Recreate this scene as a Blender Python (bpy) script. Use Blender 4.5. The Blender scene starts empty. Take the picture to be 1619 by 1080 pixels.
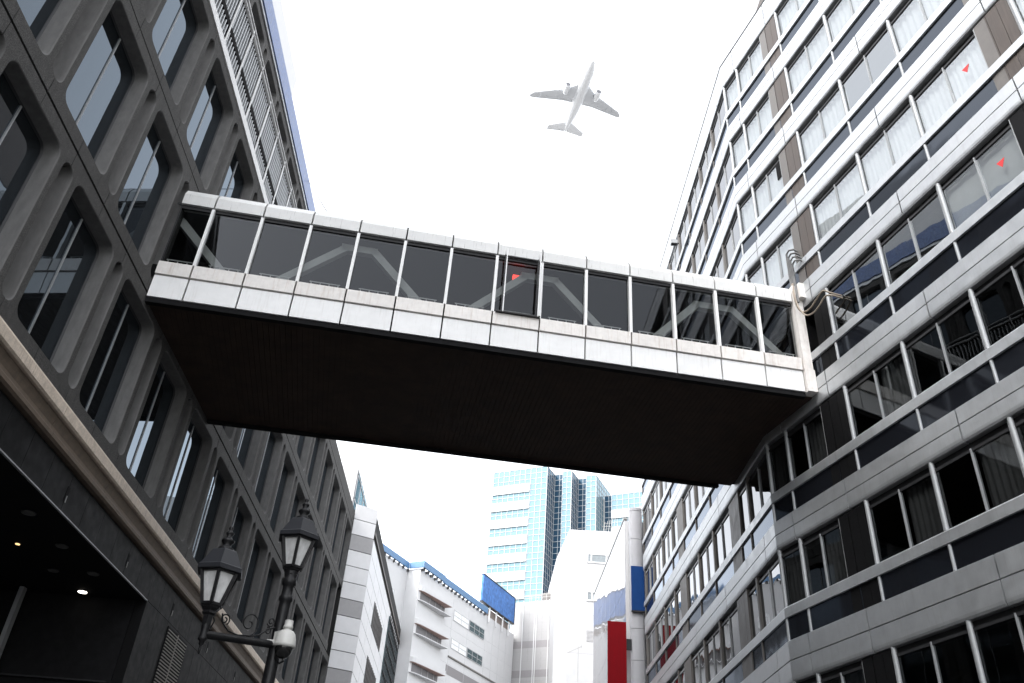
import bpy, math, random
from mathutils import Vector, Matrix
from mathutils.geometry import delaunay_2d_cdt
random.seed(7)
S = bpy.context.scene
COL = S.collection
R = math.radians

# ------------------------------------------------------------------ camera
cam_d = bpy.data.cameras.new('camera')
cam = bpy.data.objects.new('camera', cam_d); COL.objects.link(cam)
cam_d.sensor_width = 36.0
cam_d.lens = 36.0 * 1347.2 / 1619.0
cam_d.clip_start = 0.05; cam_d.clip_end = 3000.0
_p, _r, _y = 0.6019, 0.0757, -0.0047
_f = Vector((0, math.cos(_p), math.sin(_p))); _u = Vector((0, -math.sin(_p), math.cos(_p))); _x = Vector((1, 0, 0))
_right = _x * math.cos(_r) + _u * math.sin(_r)
_up = -_x * math.sin(_r) + _u * math.cos(_r)
_m = Matrix((_right, _up, -_f)).transposed()
cam.matrix_world = Matrix.Translation((0, 0, 1.6)) @ (Matrix.Rotation(_y, 3, 'Z') @ _m).to_4x4()
S.camera = cam

# ------------------------------------------------------------------ sky, sun, exposure
SUN_EL, SUN_AZ = R(44), R(230)          # azimuth clockwise from +Y: behind the camera, a little to the left
W = bpy.data.worlds.new('World'); S.world = W; W.use_nodes = True
nt = W.node_tree; nt.nodes.clear()
sky = nt.nodes.new('ShaderNodeTexSky'); sky.sky_type = 'NISHITA'; sky.sun_disc = False
sky.sun_elevation = SUN_EL; sky.sun_rotation = SUN_AZ
sky.air_density = 1.0; sky.dust_density = 1.8; sky.ozone_density = 1.0
hs = nt.nodes.new('ShaderNodeHueSaturation'); hs.inputs['Saturation'].default_value = 0.15; hs.inputs['Value'].default_value = 2.9
bg = nt.nodes.new('ShaderNodeBackground'); bg.inputs['Strength'].default_value = 0.15
wo = nt.nodes.new('ShaderNodeOutputWorld')
nt.links.new(sky.outputs[0], hs.inputs['Color']); nt.links.new(hs.outputs[0], bg.inputs[0]); nt.links.new(bg.outputs[0], wo.inputs[0])
sd = bpy.data.lights.new('sun', 'SUN'); sd.energy = 1.35; sd.angle = R(16); sd.color = (1.0, 0.97, 0.93)
sun = bpy.data.objects.new('sun', sd); COL.objects.link(sun)
_sd = Vector((math.sin(SUN_AZ) * math.cos(SUN_EL), math.cos(SUN_AZ) * math.cos(SUN_EL), math.sin(SUN_EL)))
sun.rotation_euler = _sd.to_track_quat('Z', 'Y').to_euler(); sun.location = (0, 0, 80)
S.view_settings.view_transform = 'Standard'; S.view_settings.look = 'None'
S.view_settings.exposure = 0.88; S.view_settings.gamma = 1.0
S.cycles.max_bounces = 8; S.cycles.transparent_max_bounces = 12
S.cycles.volume_bounces = 1

# ------------------------------------------------------------------ materials
MATS = {}
def mat(name, col, rough=0.6, metal=0.0, var=0.12, scale=0.8, streak=0.0, streak_col=(0.05, 0.045, 0.04), ior=1.45,
        grain=0.0, emit=None, emit_s=0.0, stretch=1.0, bump=0.0, rnd=0.0, blotch=0.0, spec=0.5, smin=0.52, smax=0.78, sxy=3.2):
    m = bpy.data.materials.new(name); m.use_nodes = True; MATS[name] = m
    n = m.node_tree.nodes; l = m.node_tree.links
    b = n['Principled BSDF']
    b.inputs['Roughness'].default_value = rough; b.inputs['Metallic'].default_value = metal; b.inputs['Specular IOR Level'].default_value = spec; b.inputs['IOR'].default_value = ior
    geo = n.new('ShaderNodeNewGeometry')
    mp = n.new('ShaderNodeMapping'); mp.inputs['Scale'].default_value = (scale, scale, scale * stretch)
    l.new(geo.outputs['Position'], mp.inputs['Vector'])
    no = n.new('ShaderNodeTexNoise'); no.inputs['Detail'].default_value = 5; no.inputs['Roughness'].default_value = 0.6
    l.new(mp.outputs[0], no.inputs['Vector'])
    rp = n.new('ShaderNodeMapRange'); rp.inputs['From Min'].default_value = 0.3; rp.inputs['From Max'].default_value = 0.7
    rp.inputs['To Min'].default_value = 1 - var; rp.inputs['To Max'].default_value = 1 + var
    l.new(no.outputs['Fac'], rp.inputs['Value'])
    mul = n.new('ShaderNodeMix'); mul.data_type = 'RGBA'; mul.blend_type = 'MULTIPLY'; mul.inputs['Factor'].default_value = 1
    mul.inputs['A'].default_value = (*col, 1)
    l.new(rp.outputs[0], mul.inputs['B'])
    out = mul.outputs['Result']
    def mulval(sock, out):
        k = n.new('ShaderNodeMix'); k.data_type = 'RGBA'; k.blend_type = 'MULTIPLY'; k.inputs['Factor'].default_value = 1
        l.new(out, k.inputs['A']); l.new(sock, k.inputs['B']); return k.outputs['Result']
    if rnd:
        oi = n.new('ShaderNodeObjectInfo'); r2 = n.new('ShaderNodeMapRange')
        r2.inputs['To Min'].default_value = 1 - rnd; r2.inputs['To Max'].default_value = 1 + rnd
        l.new(oi.outputs['Random'], r2.inputs['Value']); out = mulval(r2.outputs[0], out)
    if grain:
        g = n.new('ShaderNodeTexNoise'); g.inputs['Scale'].default_value = 45; g.inputs['Detail'].default_value = 2
        l.new(geo.outputs['Position'], g.inputs['Vector'])
        r3 = n.new('ShaderNodeMapRange'); r3.inputs['From Min'].default_value = 0.35; r3.inputs['From Max'].default_value = 0.65
        r3.inputs['To Min'].default_value = 1 - grain; r3.inputs['To Max'].default_value = 1 + grain
        l.new(g.outputs['Fac'], r3.inputs['Value']); out = mulval(r3.outputs[0], out)
    if streak:
        m2 = n.new('ShaderNodeMapping'); m2.inputs['Scale'].default_value = (sxy, sxy, 0.22)
        l.new(geo.outputs['Position'], m2.inputs['Vector'])
        n2 = n.new('ShaderNodeTexNoise'); n2.inputs['Detail'].default_value = 6; n2.inputs['Roughness'].default_value = 0.65
        l.new(m2.outputs[0], n2.inputs['Vector'])
        r4 = n.new('ShaderNodeMapRange'); r4.inputs['From Min'].default_value = smin; r4.inputs['From Max'].default_value = smax
        r4.inputs['To Max'].default_value = streak
        l.new(n2.outputs['Fac'], r4.inputs['Value'])
        mx = n.new('ShaderNodeMix'); mx.data_type = 'RGBA'
        l.new(r4.outputs[0], mx.inputs['Factor']); l.new(out, mx.inputs['A']); mx.inputs['B'].default_value = (*streak_col, 1)
        out = mx.outputs['Result']
    if blotch:
        n5 = n.new('ShaderNodeTexNoise'); n5.inputs['Scale'].default_value = 0.35; n5.inputs['Detail'].default_value = 8; n5.inputs['Roughness'].default_value = 0.7
        l.new(geo.outputs['Position'], n5.inputs['Vector'])
        r6 = n.new('ShaderNodeMapRange'); r6.inputs['From Min'].default_value = 0.55; r6.inputs['From Max'].default_value = 0.75
        r6.inputs['To Max'].default_value = blotch
        l.new(n5.outputs['Fac'], r6.inputs['Value'])
        mx = n.new('ShaderNodeMix'); mx.data_type = 'RGBA'
        l.new(r6.outputs[0], mx.inputs['Factor']); l.new(out, mx.inputs['A']); mx.inputs['B'].default_value = (*[c * 0.45 for c in col], 1)
        out = mx.outputs['Result']
    l.new(out, b.inputs['Base Color'])
    r5 = n.new('ShaderNodeMapRange'); r5.inputs['From Min'].default_value = 0.3; r5.inputs['From Max'].default_value = 0.7
    r5.inputs['To Min'].default_value = max(rough - 0.08, 0.02); r5.inputs['To Max'].default_value = min(rough + 0.08, 1)
    l.new(no.outputs['Fac'], r5.inputs['Value']); l.new(r5.outputs[0], b.inputs['Roughness'])
    if bump:
        bp = n.new('ShaderNodeBump'); bp.inputs['Strength'].default_value = bump; bp.inputs['Distance'].default_value = 0.02
        g2 = n.new('ShaderNodeTexNoise'); g2.inputs['Scale'].default_value = 30; g2.inputs['Detail'].default_value = 4
        l.new(geo.outputs['Position'], g2.inputs['Vector']); l.new(g2.outputs['Fac'], bp.inputs['Height'])
        l.new(bp.outputs[0], b.inputs['Normal'])
    if emit:
        b.inputs['Emission Color'].default_value = (*emit, 1); b.inputs['Emission Strength'].default_value = emit_s
    return m

def glass_mat(name, trans, ior=1.9, tint=(1, 1, 1), wav=0.0, wscale=1.2, rough=0.01, dark=(0.01, 0.011, 0.012)):
    """window glass: Fresnel mirror over a see-through (trans > 0) or dark interior"""
    m = bpy.data.materials.new(name); m.use_nodes = True; MATS[name] = m
    n = m.node_tree.nodes; l = m.node_tree.links; n.clear()
    out = n.new('ShaderNodeOutputMaterial'); mx = n.new('ShaderNodeMixShader'); fr = n.new('ShaderNodeFresnel')
    fr.inputs['IOR'].default_value = ior
    gl = n.new('ShaderNodeBsdfGlossy'); gl.inputs['Roughness'].default_value = rough; gl.inputs['Color'].default_value = (*tint, 1)
    if trans > 0:
        tr = n.new('ShaderNodeBsdfTransparent'); tr.inputs['Color'].default_value = (trans * .97, trans, trans * .99, 1)
    else:
        tr = n.new('ShaderNodeBsdfDiffuse'); tr.inputs['Color'].default_value = (*dark, 1)
    geo = n.new('ShaderNodeNewGeometry')
    fm = n.new('ShaderNodeMapRange'); fm.inputs['To Min'].default_value = ior; fm.inputs['To Max'].default_value = 1.0 / ior   # same mirror from either side
    l.new(geo.outputs['Backfacing'], fm.inputs['Value']); l.new(fm.outputs[0], fr.inputs['IOR'])
    if wav:
        mp = n.new('ShaderNodeMapping'); mp.inputs['Scale'].default_value = (wscale, wscale, wscale)
        l.new(geo.outputs['Position'], mp.inputs['Vector'])
        no = n.new('ShaderNodeTexNoise'); no.inputs['Scale'].default_value = 1; no.inputs['Detail'].default_value = 1.5
        l.new(mp.outputs[0], no.inputs['Vector'])
        bp = n.new('ShaderNodeBump'); bp.inputs['Strength'].default_value = 1.0; bp.inputs['Distance'].default_value = wav
        l.new(no.outputs['Fac'], bp.inputs['Height']); l.new(bp.outputs[0], gl.inputs['Normal'])
    l.new(fr.outputs[0], mx.inputs[0]); l.new(tr.outputs[0], mx.inputs[1]); l.new(gl.outputs[0], mx.inputs[2]); l.new(mx.outputs[0], out.inputs[0])
    return m

concrete = mat('concrete', (0.074, 0.072, 0.070), 0.85, var=0.22, scale=1.4, grain=0.55, streak=0.65, streak_col=(0.03, 0.028, 0.027), bump=0.5, rnd=0.06, spec=0.25)
smooth_conc = mat('smooth_concrete', (0.115, 0.113, 0.111), 0.8, var=0.22, scale=1.3, streak=0.4, streak_col=(0.07, 0.067, 0.065), bump=0.15, rnd=0.06, stretch=0.4)
concrete_dk = mat('dark_concrete', (0.07, 0.068, 0.066), 0.9, var=0.2, spec=0.12)
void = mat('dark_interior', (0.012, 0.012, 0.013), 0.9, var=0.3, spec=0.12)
white_metal = mat('white_metal_panel', (0.80, 0.80, 0.795), 0.38, var=0.05, scale=0.6, streak=0.30, streak_col=(0.42, 0.38, 0.34), rnd=0.025)
fascia_metal = mat('stained_white_fascia', (0.66, 0.66, 0.65), 0.4, var=0.05, scale=0.6, streak=0.8, streak_col=(0.10, 0.09, 0.08), smin=0.60, smax=0.72, sxy=7.0, rnd=0.03)
sill_metal = mat('weathered_sill_panel', (0.74, 0.71, 0.68), 0.45, var=0.08, scale=1.1, streak=0.55, streak_col=(0.42, 0.32, 0.25), rnd=0.05)
band_metal = mat('grey_metal_panel', (0.535, 0.55, 0.562), 0.42, metal=0.68, var=0.07, scale=0.7, streak=0.22, streak_col=(0.30, 0.27, 0.24), rnd=0.03, blotch=0.08)
alu = mat('aluminium_frame', (0.33, 0.34, 0.35), 0.55, metal=0.3, var=0.06, streak=0.15, streak_col=(0.25, 0.24, 0.22))
alu_dk = mat('dark_frame', (0.03, 0.03, 0.032), 0.4, var=0.1, spec=0.25)
brown_metal = mat('brown_metal_panel', (0.085, 0.07, 0.062), 0.45, var=0.16, scale=1.5, stretch=0.2, streak=0.5, streak_col=(0.045, 0.036, 0.03), spec=0.25)
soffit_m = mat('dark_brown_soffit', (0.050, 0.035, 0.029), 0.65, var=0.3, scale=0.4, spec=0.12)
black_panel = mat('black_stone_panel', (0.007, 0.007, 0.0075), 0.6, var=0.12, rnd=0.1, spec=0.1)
stone = mat('beige_stone', (0.62, 0.53, 0.44), 0.7, var=0.14, scale=1.2, streak=0.55, streak_col=(0.18, 0.12, 0.08), grain=0.1)
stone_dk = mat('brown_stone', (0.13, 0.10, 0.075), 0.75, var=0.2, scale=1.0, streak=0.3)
blue_flash = mat('blue_roof_flashing', (0.12, 0.17, 0.32), 0.4, var=0.35, scale=1.6, streak=0.6, streak_col=(0.40, 0.41, 0.43))
white_wall = mat('white_wall', (0.56, 0.56, 0.565), 0.7, var=0.03, scale=0.3, streak=0.05, streak_col=(0.6, 0.58, 0.56))
white_tile = mat('white_tile', (0.70, 0.70, 0.71), 0.4, var=0.04, scale=0.4, rnd=0.04)
grey_tile = mat('grey_tile', (0.33, 0.325, 0.33), 0.45, var=0.05, rnd=0.05)
mauve_tile = mat('mauve_grey_tile', (0.22, 0.21, 0.215), 0.5, var=0.04)
joint_m = mat('dark_joint', (0.02, 0.02, 0.02), 0.9)
joint_lt = mat('grey_joint', (0.28, 0.28, 0.28), 0.9)
black_iron = mat('black_cast_iron', (0.010, 0.010, 0.011), 0.38, var=0.2, scale=4, bump=0.15, spec=0.25)
frosted = mat('frosted_lamp_glass', (0.54, 0.54, 0.535), 0.5, var=0.2, scale=3, stretch=0.5)
white_plastic = mat('white_plastic', (0.52, 0.515, 0.49), 0.35, var=0.08, streak=0.25, streak_col=(0.35, 0.3, 0.25))
pipe_m = mat('galvanised_pipe', (0.13, 0.13, 0.13), 0.45, metal=0.5, var=0.2)
cable_m = mat('grey_brown_cable', (0.30, 0.25, 0.20), 0.6, var=0.2)
red_m = mat('red_banner_cloth', (0.21, 0.002, 0.006), 0.6, var=0.08, stretch=0.2, scale=1.5, spec=0.12)
blue_m = mat('blue_sign_panel', (0.008, 0.045, 0.17), 0.45, var=0.08, spec=0.12)
bill_m = mat('blue_billboard', (0.07, 0.17, 0.42), 0.55, var=0.35, scale=0.5, streak=0.3, streak_col=(0.16, 0.28, 0.52), spec=0.12)
roof_blue = mat('blue_fascia_sign', (0.09, 0.19, 0.34), 0.5, var=0.12)
asphalt = mat('asphalt', (0.05, 0.05, 0.052), 0.85, var=0.2, grain=0.4)
paving = mat('paving', (0.10, 0.098, 0.095), 0.85, var=0.15)
paint = mat('road_paint', (0.75, 0.75, 0.73), 0.7)
curtain_w = mat('white_curtain', (0.74, 0.75, 0.76), 0.9, var=0.04)
curtain_d = mat('dark_curtain', (0.16, 0.16, 0.165), 0.9, var=0.1, spec=0.12)
tower_white = mat('tower_white_panel', (0.44, 0.45, 0.46), 0.5, var=0.03)
plane_white = mat('aircraft_white_paint', (0.74, 0.76, 0.79), 0.3, var=0.02)
plane_grey = mat('aircraft_grey_paint', (0.55, 0.57, 0.60), 0.35, var=0.03)
plane_dark = mat('aircraft_dark_metal', (0.12, 0.12, 0.13), 0.4, metal=0.5)
sticker_red = mat('red_sticker', (0.65, 0.03, 0.03), 0.5)
lamp_on = mat('lit_downlight', (0.9, 0.9, 0.85), 0.5, emit=(1.0, 0.93, 0.8), emit_s=4.0)
lamp_warm = mat('lit_warm_lamp', (0.9, 0.7, 0.4), 0.5, emit=(1.0, 0.62, 0.28), emit_s=1.0)
lamp_off = mat('unlit_downlight', (0.12, 0.12, 0.115), 0.5)
red_lamp = mat('red_lamp', (0.7, 0.05, 0.04), 0.4, emit=(1.0, 0.05, 0.035), emit_s=2.5)
truss_m = mat('white_truss_paint', (0.62, 0.63, 0.62), 0.5, var=0.06)
inner_m = mat('grey_interior_wall', (0.07, 0.072, 0.075), 0.8, var=0.05)
rust = mat('galvanised_railing', (0.32, 0.32, 0.31), 0.5, metal=0.4)
g_left = glass_mat('tinted_window_glass', 0.0, ior=1.76, tint=(0.74, 0.87, 1.0), wav=0.0015)
g_near = glass_mat('clear_window_glass', 0.52, ior=2.6, tint=(0.93, 0.97, 1.0), wav=0.0015)
g_low = glass_mat('smoky_window_glass', 0.38, ior=1.5, tint=(0.93, 0.97, 1.0), wav=0.0015)
g_far = glass_mat('wavy_window_glass', 0.0, ior=2.3, tint=(0.97, 0.98, 1.0), wav=0.012, wscale=0.9, dark=(0.02, 0.02, 0.02))
g_span = glass_mat('dark_spandrel_glass', 0.0, ior=1.45, tint=(0.8, 0.88, 1.0), wav=0.004, rough=0.06, dark=(0.010, 0.011, 0.014))
g_bridge = glass_mat('tinted_bridge_glass', 0.46, ior=1.36, tint=(0.9, 0.94, 1.0))
g_blue = glass_mat('blue_curtain_glass', 0.0, ior=1.45, tint=(0.80, 0.94, 1.0), wav=0.002, rough=0.04, dark=(0.105, 0.185, 0.225))  # paler tone stands in for distance haze on the tower
g_navy = glass_mat('navy_curtain_glass', 0.0, ior=1.35, tint=(0.7, 0.9, 1.0), rough=0.1, dark=(0.02, 0.05, 0.085))  # darker copy of the tower glass, shade of sides and notches painted in
g_mirror = glass_mat('mirror_cladding', 0.0, ior=2.6, tint=(0.97, 0.98, 1.0), wav=0.02, wscale=0.35, dark=(0.40, 0.40, 0.405))
g_small = glass_mat('small_window_glass', 0.0, ior=1.6, tint=(0.8, 0.95, 1.0), dark=(0.03, 0.05, 0.055))
dome_glass = glass_mat('smoked_dome', 0.0, ior=1.5, dark=(0.012, 0.012, 0.012))

# ------------------------------------------------------------------ mesh builder
class MB:
    def __init__(s): s.v = []; s.f = []; s.sm = []; s.mi = []; s.cur = 0
    def vert(s, p): s.v.append(tuple(p)); return len(s.v) - 1
    def face(s, ids, smooth=False): s.f.append(tuple(ids)); s.sm.append(smooth); s.mi.append(s.cur)
    def quad(s, a, b, c, d, smooth=False): s.face([s.vert(a), s.vert(b), s.vert(c), s.vert(d)], smooth)
    def poly(s, pts): s.face([s.vert(p) for p in pts])
    def box(s, x0, x1, y0, y1, z0, z1):
        if x0 > x1: x0, x1 = x1, x0
        if y0 > y1: y0, y1 = y1, y0
        if z0 > z1: z0, z1 = z1, z0
        i = [s.vert(p) for p in ((x0,y0,z0),(x1,y0,z0),(x1,y1,z0),(x0,y1,z0),(x0,y0,z1),(x1,y0,z1),(x1,y1,z1),(x0,y1,z1))]
        for f in ((0,3,2,1),(4,5,6,7),(0,1,5,4),(1,2,6,5),(2,3,7,6),(3,0,4,7)): s.face([i[k] for k in f])
    def extrude_x(s, prof, x0, x1, closed=True, smooth=False):
        """profile of (y,z) points swept along x with end caps"""
        a = [s.vert((x0, y, z)) for y, z in prof]; b = [s.vert((x1, y, z)) for y, z in prof]
        n = len(prof)
        for k in range(n if closed else n - 1): s.face([a[k], a[(k+1) % n], b[(k+1) % n], b[k]], smooth)
        if closed: s.face(a[::-1]); s.face(b)
    def prism(s, pts, z0, z1):
        a = [s.vert((x, y, z0)) for x, y in pts]; b = [s.vert((x, y, z1)) for x, y in pts]; n = len(pts)
        for k in range(n): s.face([a[k], a[(k+1) % n], b[(k+1) % n], b[k]])
        s.face(a[::-1]); s.face(b)
    def loft(s, rings, closed=True, smooth=True, caps=False):
        ids = [[s.vert(p) for p in r] for r in rings]
        n = len(ids[0])
        for a, b in zip(ids, ids[1:]):
            for k in range(n if closed else n - 1): s.face([a[k], a[(k+1) % n], b[(k+1) % n], b[k]], smooth)
        if caps: s.poly([s.v[i] for i in ids[0][::-1]]); s.poly([s.v[i] for i in ids[-1]])
    def tube(s, path, r, n=8, smooth=True):
        path = [Vector(p) for p in path]; rings = []
        ref = Vector((0.13, 0.31, 0.94)).normalized()
        for i, p in enumerate(path):
            d = (path[min(i+1, len(path)-1)] - path[max(i-1, 0)]).normalized()
            a = d.cross(ref)
            if a.length < 0.05: a = d.cross(Vector((1, 0, 0)))
            a.normalize(); b = d.cross(a)
            rr = r[i] if isinstance(r, (list, tuple)) else r
            rings.append([p + a * rr * math.cos(t * 2 * math.pi / n) + b * rr * math.sin(t * 2 * math.pi / n) for t in range(n)])
        s.loft(rings, True, smooth, caps=True)
    def lathe(s, prof, n=16, c=(0, 0), rot=0.0, smooth=True, caps=True):
        """profile of (radius, z)"""
        rings = [[(c[0] + r * math.cos(rot + t * 2 * math.pi / n), c[1] + r * math.sin(rot + t * 2 * math.pi / n), z) for t in range(n)] for r, z in prof]
        s.loft(rings, True, smooth, caps)
    def bar(s, a, b, w, h):
        """rectangular bar between two points; w across, h the other way"""
        a = Vector(a); b = Vector(b); d = (b - a).normalized()
        ref = Vector((0, 1, 0)) if abs(d.y) < 0.9 else Vector((1, 0, 0))
        p = d.cross(ref).normalized() * w / 2; q = d.cross(p).normalized() * h / 2
        s.loft([[a+p+q, a+p-q, a-p-q, a-p+q], [b+p+q, b+p-q, b-p-q, b-p+q]], True, False, True)
    def mesh(s, name, mats):
        me = bpy.data.meshes.new(name); me.from_pydata(s.v, [], s.f)
        for m in (mats if isinstance(mats, (list, tuple)) else [mats]): me.materials.append(m)
        me.polygons.foreach_set('use_smooth', s.sm); me.polygons.foreach_set('material_index', s.mi)
        me.update(); return me

def link(name, me, parent=None, loc=(0, 0, 0), rz=0.0):
    o = bpy.data.objects.new(name, me); COL.objects.link(o)
    o.location = loc; o.rotation_euler = (0, 0, rz)
    if parent: o.parent = parent
    return o
def part(name, mb, mats, parent, loc=(0, 0, 0), rz=0.0): return link(name, mb.mesh(name, mats), parent, loc, rz)
def tag(o, label, cat, group=None, kind=None):
    o['label'] = label; o['category'] = cat
    if group: o['group'] = group
    if kind: o['kind'] = kind
    return o
def thing(name, label, cat, loc=(0, 0, 0), rz=0.0, group=None): return tag(link(name, None, None, loc, rz), label, cat, group)
def struct(name, mb, m):
    o = part(name, mb, m, None); o['kind'] = 'structure'; return o

# ------------------------------------------------------------------ ground
mb = MB(); mb.quad((-600, -600, 0), (600, -600, 0), (600, 900, 0), (-600, 900, 0)); struct('ground', mb, mat('pale_city_ground', (0.20, 0.196, 0.19), 0.9))
mb = MB(); mb.quad((-45, -70, 0.004), (45, -70, 0.004), (45, 130, 0.004), (-45, 130, 0.004)); struct('road', mb, asphalt)
mb = MB()
for k in range(-6, 14): mb.quad((-0.45, k*8, 0.008), (-0.3, k*8, 0.008), (-0.3, k*8+4, 0.008), (-0.45, k*8+4, 0.008))
struct('road_markings', mb, paint)
mb = MB(); mb.box(-20, -6.4, -60, 76, -0.2, 0.14); mb.box(5.6, 30, -60, 100, -0.2, 0.14); struct('pavement', mb, paving)

# ------------------------------------------------------------------ LEFT: concrete department-store block
XL = -9.6; MOD = 1.632; HF = 4.354; Y0 = 16.58
LB = thing('concrete_building', 'dark ribbed concrete building with rounded windows along the left side of the street', 'building', (XL, Y0, 0))
ZG = [10.42, 14.80, 19.15]         # floor grooves
def arc(cx, cz, r, a0, a1, n):
    return [(cx + r * math.cos(R(a0 + (a1 - a0) * k / n)), cz + r * math.sin(R(a0 + (a1 - a0) * k / n))) for k in range(n + 1)]
def rrect(hw, z0, z1, r, n=5):
    r = min(r, hw - 0.001)
    return arc(hw-r, z0+r, r, -90, 0, n) + arc(hw-r, z1-r, r, 0, 90, n) + arc(-hw+r, z1-r, r, 90, 180, n) + arc(-hw+r, z0+r, r, 180, 270, n)
WIN = dict(hw=1.195, z0=0.385, z1=HF-0.36, r=0.27)
SLOT = dict(hw=0.245, z0=0.42, z1=HF-0.38)
def half_slot(side, ins):
    """the half of a round-ended slot that falls inside the panel; side +1 = right edge of the panel"""
    hw = SLOT['hw'] - ins; z0 = SLOT['z0'] + ins; z1 = SLOT['z1'] - ins; ex = MOD
    if side > 0: return arc(ex, z1-hw, hw, 90, 180, 6) + arc(ex, z0+hw, hw, 180, 270, 6)
    return arc(-ex, z0+hw, hw, 270, 360, 6) + arc(-ex, z1-hw, hw, 0, 90, 6)
def facade_panel():
    mb = MB(); e = MOD - 0.014; g = 0.022
    clip = lambda pts: [(max(-e, min(e, x)), z) for x, z in pts]
    outer = [(-e, g), (e, g)] + clip(half_slot(1, 0))[::-1] + [(e, HF-g), (-e, HF-g)] + clip(half_slot(-1, 0))[::-1]
    hole = rrect(**WIN)
    pts = outer + hole; no = len(outer)
    ed = [(k, (k+1) % no) for k in range(no)] + [(no + k, no + (k+1) % len(hole)) for k in range(len(hole))]
    vs, es, fs, *_ = delaunay_2d_cdt([Vector(p) for p in pts], ed, [], 0, 1e-5)
    def inside(p, poly):
        c = False; n = len(poly)
        for i in range(n):
            (x1, y1), (x2, y2) = poly[i], poly[(i+1) % n]
            if (y1 > p[1]) != (y2 > p[1]) and p[0] < (x2-x1) * (p[1]-y1) / (y2-y1) + x1: c = not c
        return c
    ids = [mb.vert((v.x, 0, v.y)) for v in vs]
    for f in fs:
        cx = sum(vs[i].x for i in f) / len(f); cz = sum(vs[i].y for i in f) / len(f)
        if inside((cx, cz), outer) and not inside((cx, cz), hole): mb.face([ids[i] for i in f])
    def ring(ins, y):
        return [(x, y, z) for x, z in rrect(WIN['hw']-ins, WIN['z0']+ins*0.8, WIN['z1']-ins*0.8, WIN['r']-ins*0.4)]
    mb.cur = 2
    mb.loft([ring(0, 0), ring(0.022, -0.018)], True, True); mb.loft([ring(0.022, -0.018), ring(0.085, -0.34)], True, True)
    for sd in (1, -1):
        prof = [(0, 0), (0.012, -0.012)] + [(0.012 + 0.225 * (1 - math.cos(R(a))), -0.012 - 0.27 * math.sin(R(a))) for a in (8, 20, 34, 48, 62, 76, 90)]
        rings = [[(x, y, z) for x, z in clip(half_slot(sd, i))] for i, y in prof]
        if sd < 0: pass
        mb.loft(rings, False, True)
    mb.cur = 0
    # the panel's own edges
    for z in (g, HF-g): mb.quad((-e, 0, z), (e, 0, z), (e, -0.3, z), (-e, -0.3, z))
    for x in (-e, e):
        for za, zb in ((g, SLOT['z0'] + 0.02), (SLOT['z1'] - 0.02, HF-g)): mb.quad((x, 0, za), (x, 0, zb), (x, -0.3, zb), (x, -0.3, za))
    # hairline joint below and above the window
    mb.cur = 1
    mb.box(-0.011, 0.011, -0.02, 0.002, g, WIN['z0']); mb.box(-0.011, 0.011, -0.02, 0.002, WIN['z1'], HF-g)
    return mb.mesh('facade_panel', [concrete, joint_m, smooth_conc])
PANEL = facade_panel()
def rounded_window():
    fr = MB()
    a = [(x, -0.31, z) for x, z in rrect(WIN['hw']-0.08, WIN['z0']+0.066, WIN['z1']-0.066, 0.24)]
    b = [(x, -0.335, z) for x, z in rrect(WIN['hw']-0.11, WIN['z0']+0.095, WIN['z1']-0.095, 0.22)]
    c = [(x, -0.39, z) for x, z in rrect(WIN['hw']-0.11, WIN['z0']+0.095, WIN['z1']-0.095, 0.22)]
    fr.loft([a, b, c], True, True)
    mul = MB(); mul.box(-0.02, 0.02, -0.37, -0.325, WIN['z0']+0.1, WIN['z1']-0.1)
    pn = MB(); pn.quad((-1.15, -0.355, WIN['z0']+0.05), (1.15, -0.355, WIN['z0']+0.05), (1.15, -0.355, WIN['z1']-0.05), (-1.15, -0.355, WIN['z1']-0.05))
    return fr.mesh('window', alu_dk), mul.mesh('mullion', alu), pn.mesh('pane', g_left)
WF, WM, WP = rounded_window()
RL = R(-90)
def ly(yj): return yj * MOD
nwin = 0
for fl, zg in enumerate(ZG):
    par = 1 if fl != 1 else 0
    for j in range(-14, 24):
        if (j - par) % 2: continue
        yc = ly(j)
        if fl == 2 and False: continue
        link('facade_panel', PANEL, LB, (0, yc, zg), RL)
        w = link('window', WF, LB, (0, yc, zg), RL)
        link('mullion', WM, w); link('pane', WP, w)
# building mass behind the panels
YA, YB_ = -40.0, 55.3
def lbox(mb, o0, o1, y0, y1, z0, z1): mb.box(-o1 if False else o0, o1, y0 - Y0, y1 - Y0, z0, z1)
mb = MB()
lbox(mb, -14, -0.50, -8, YB_, 10.3, 23.5); lbox(mb, -14, -0.40, -40, -8, 10.3, 28)
lbox(mb, -14, -1.25, -40, 41, 23.5, 28.0); lbox(mb, -14, -0.9, 41, YB_, 23.5, 24.3)
part('wall', mb, mat('plant_room_black', (0.02, 0.02, 0.02), 0.9, spec=0.1), LB)
# plain end piece nearer than the windows (out of the picture, seen in reflections)
mb = MB(); lbox(mb, -0.40, 0.0, -40, -8.05, 10.42, 23.5); part('wall', mb, concrete, LB)
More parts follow.
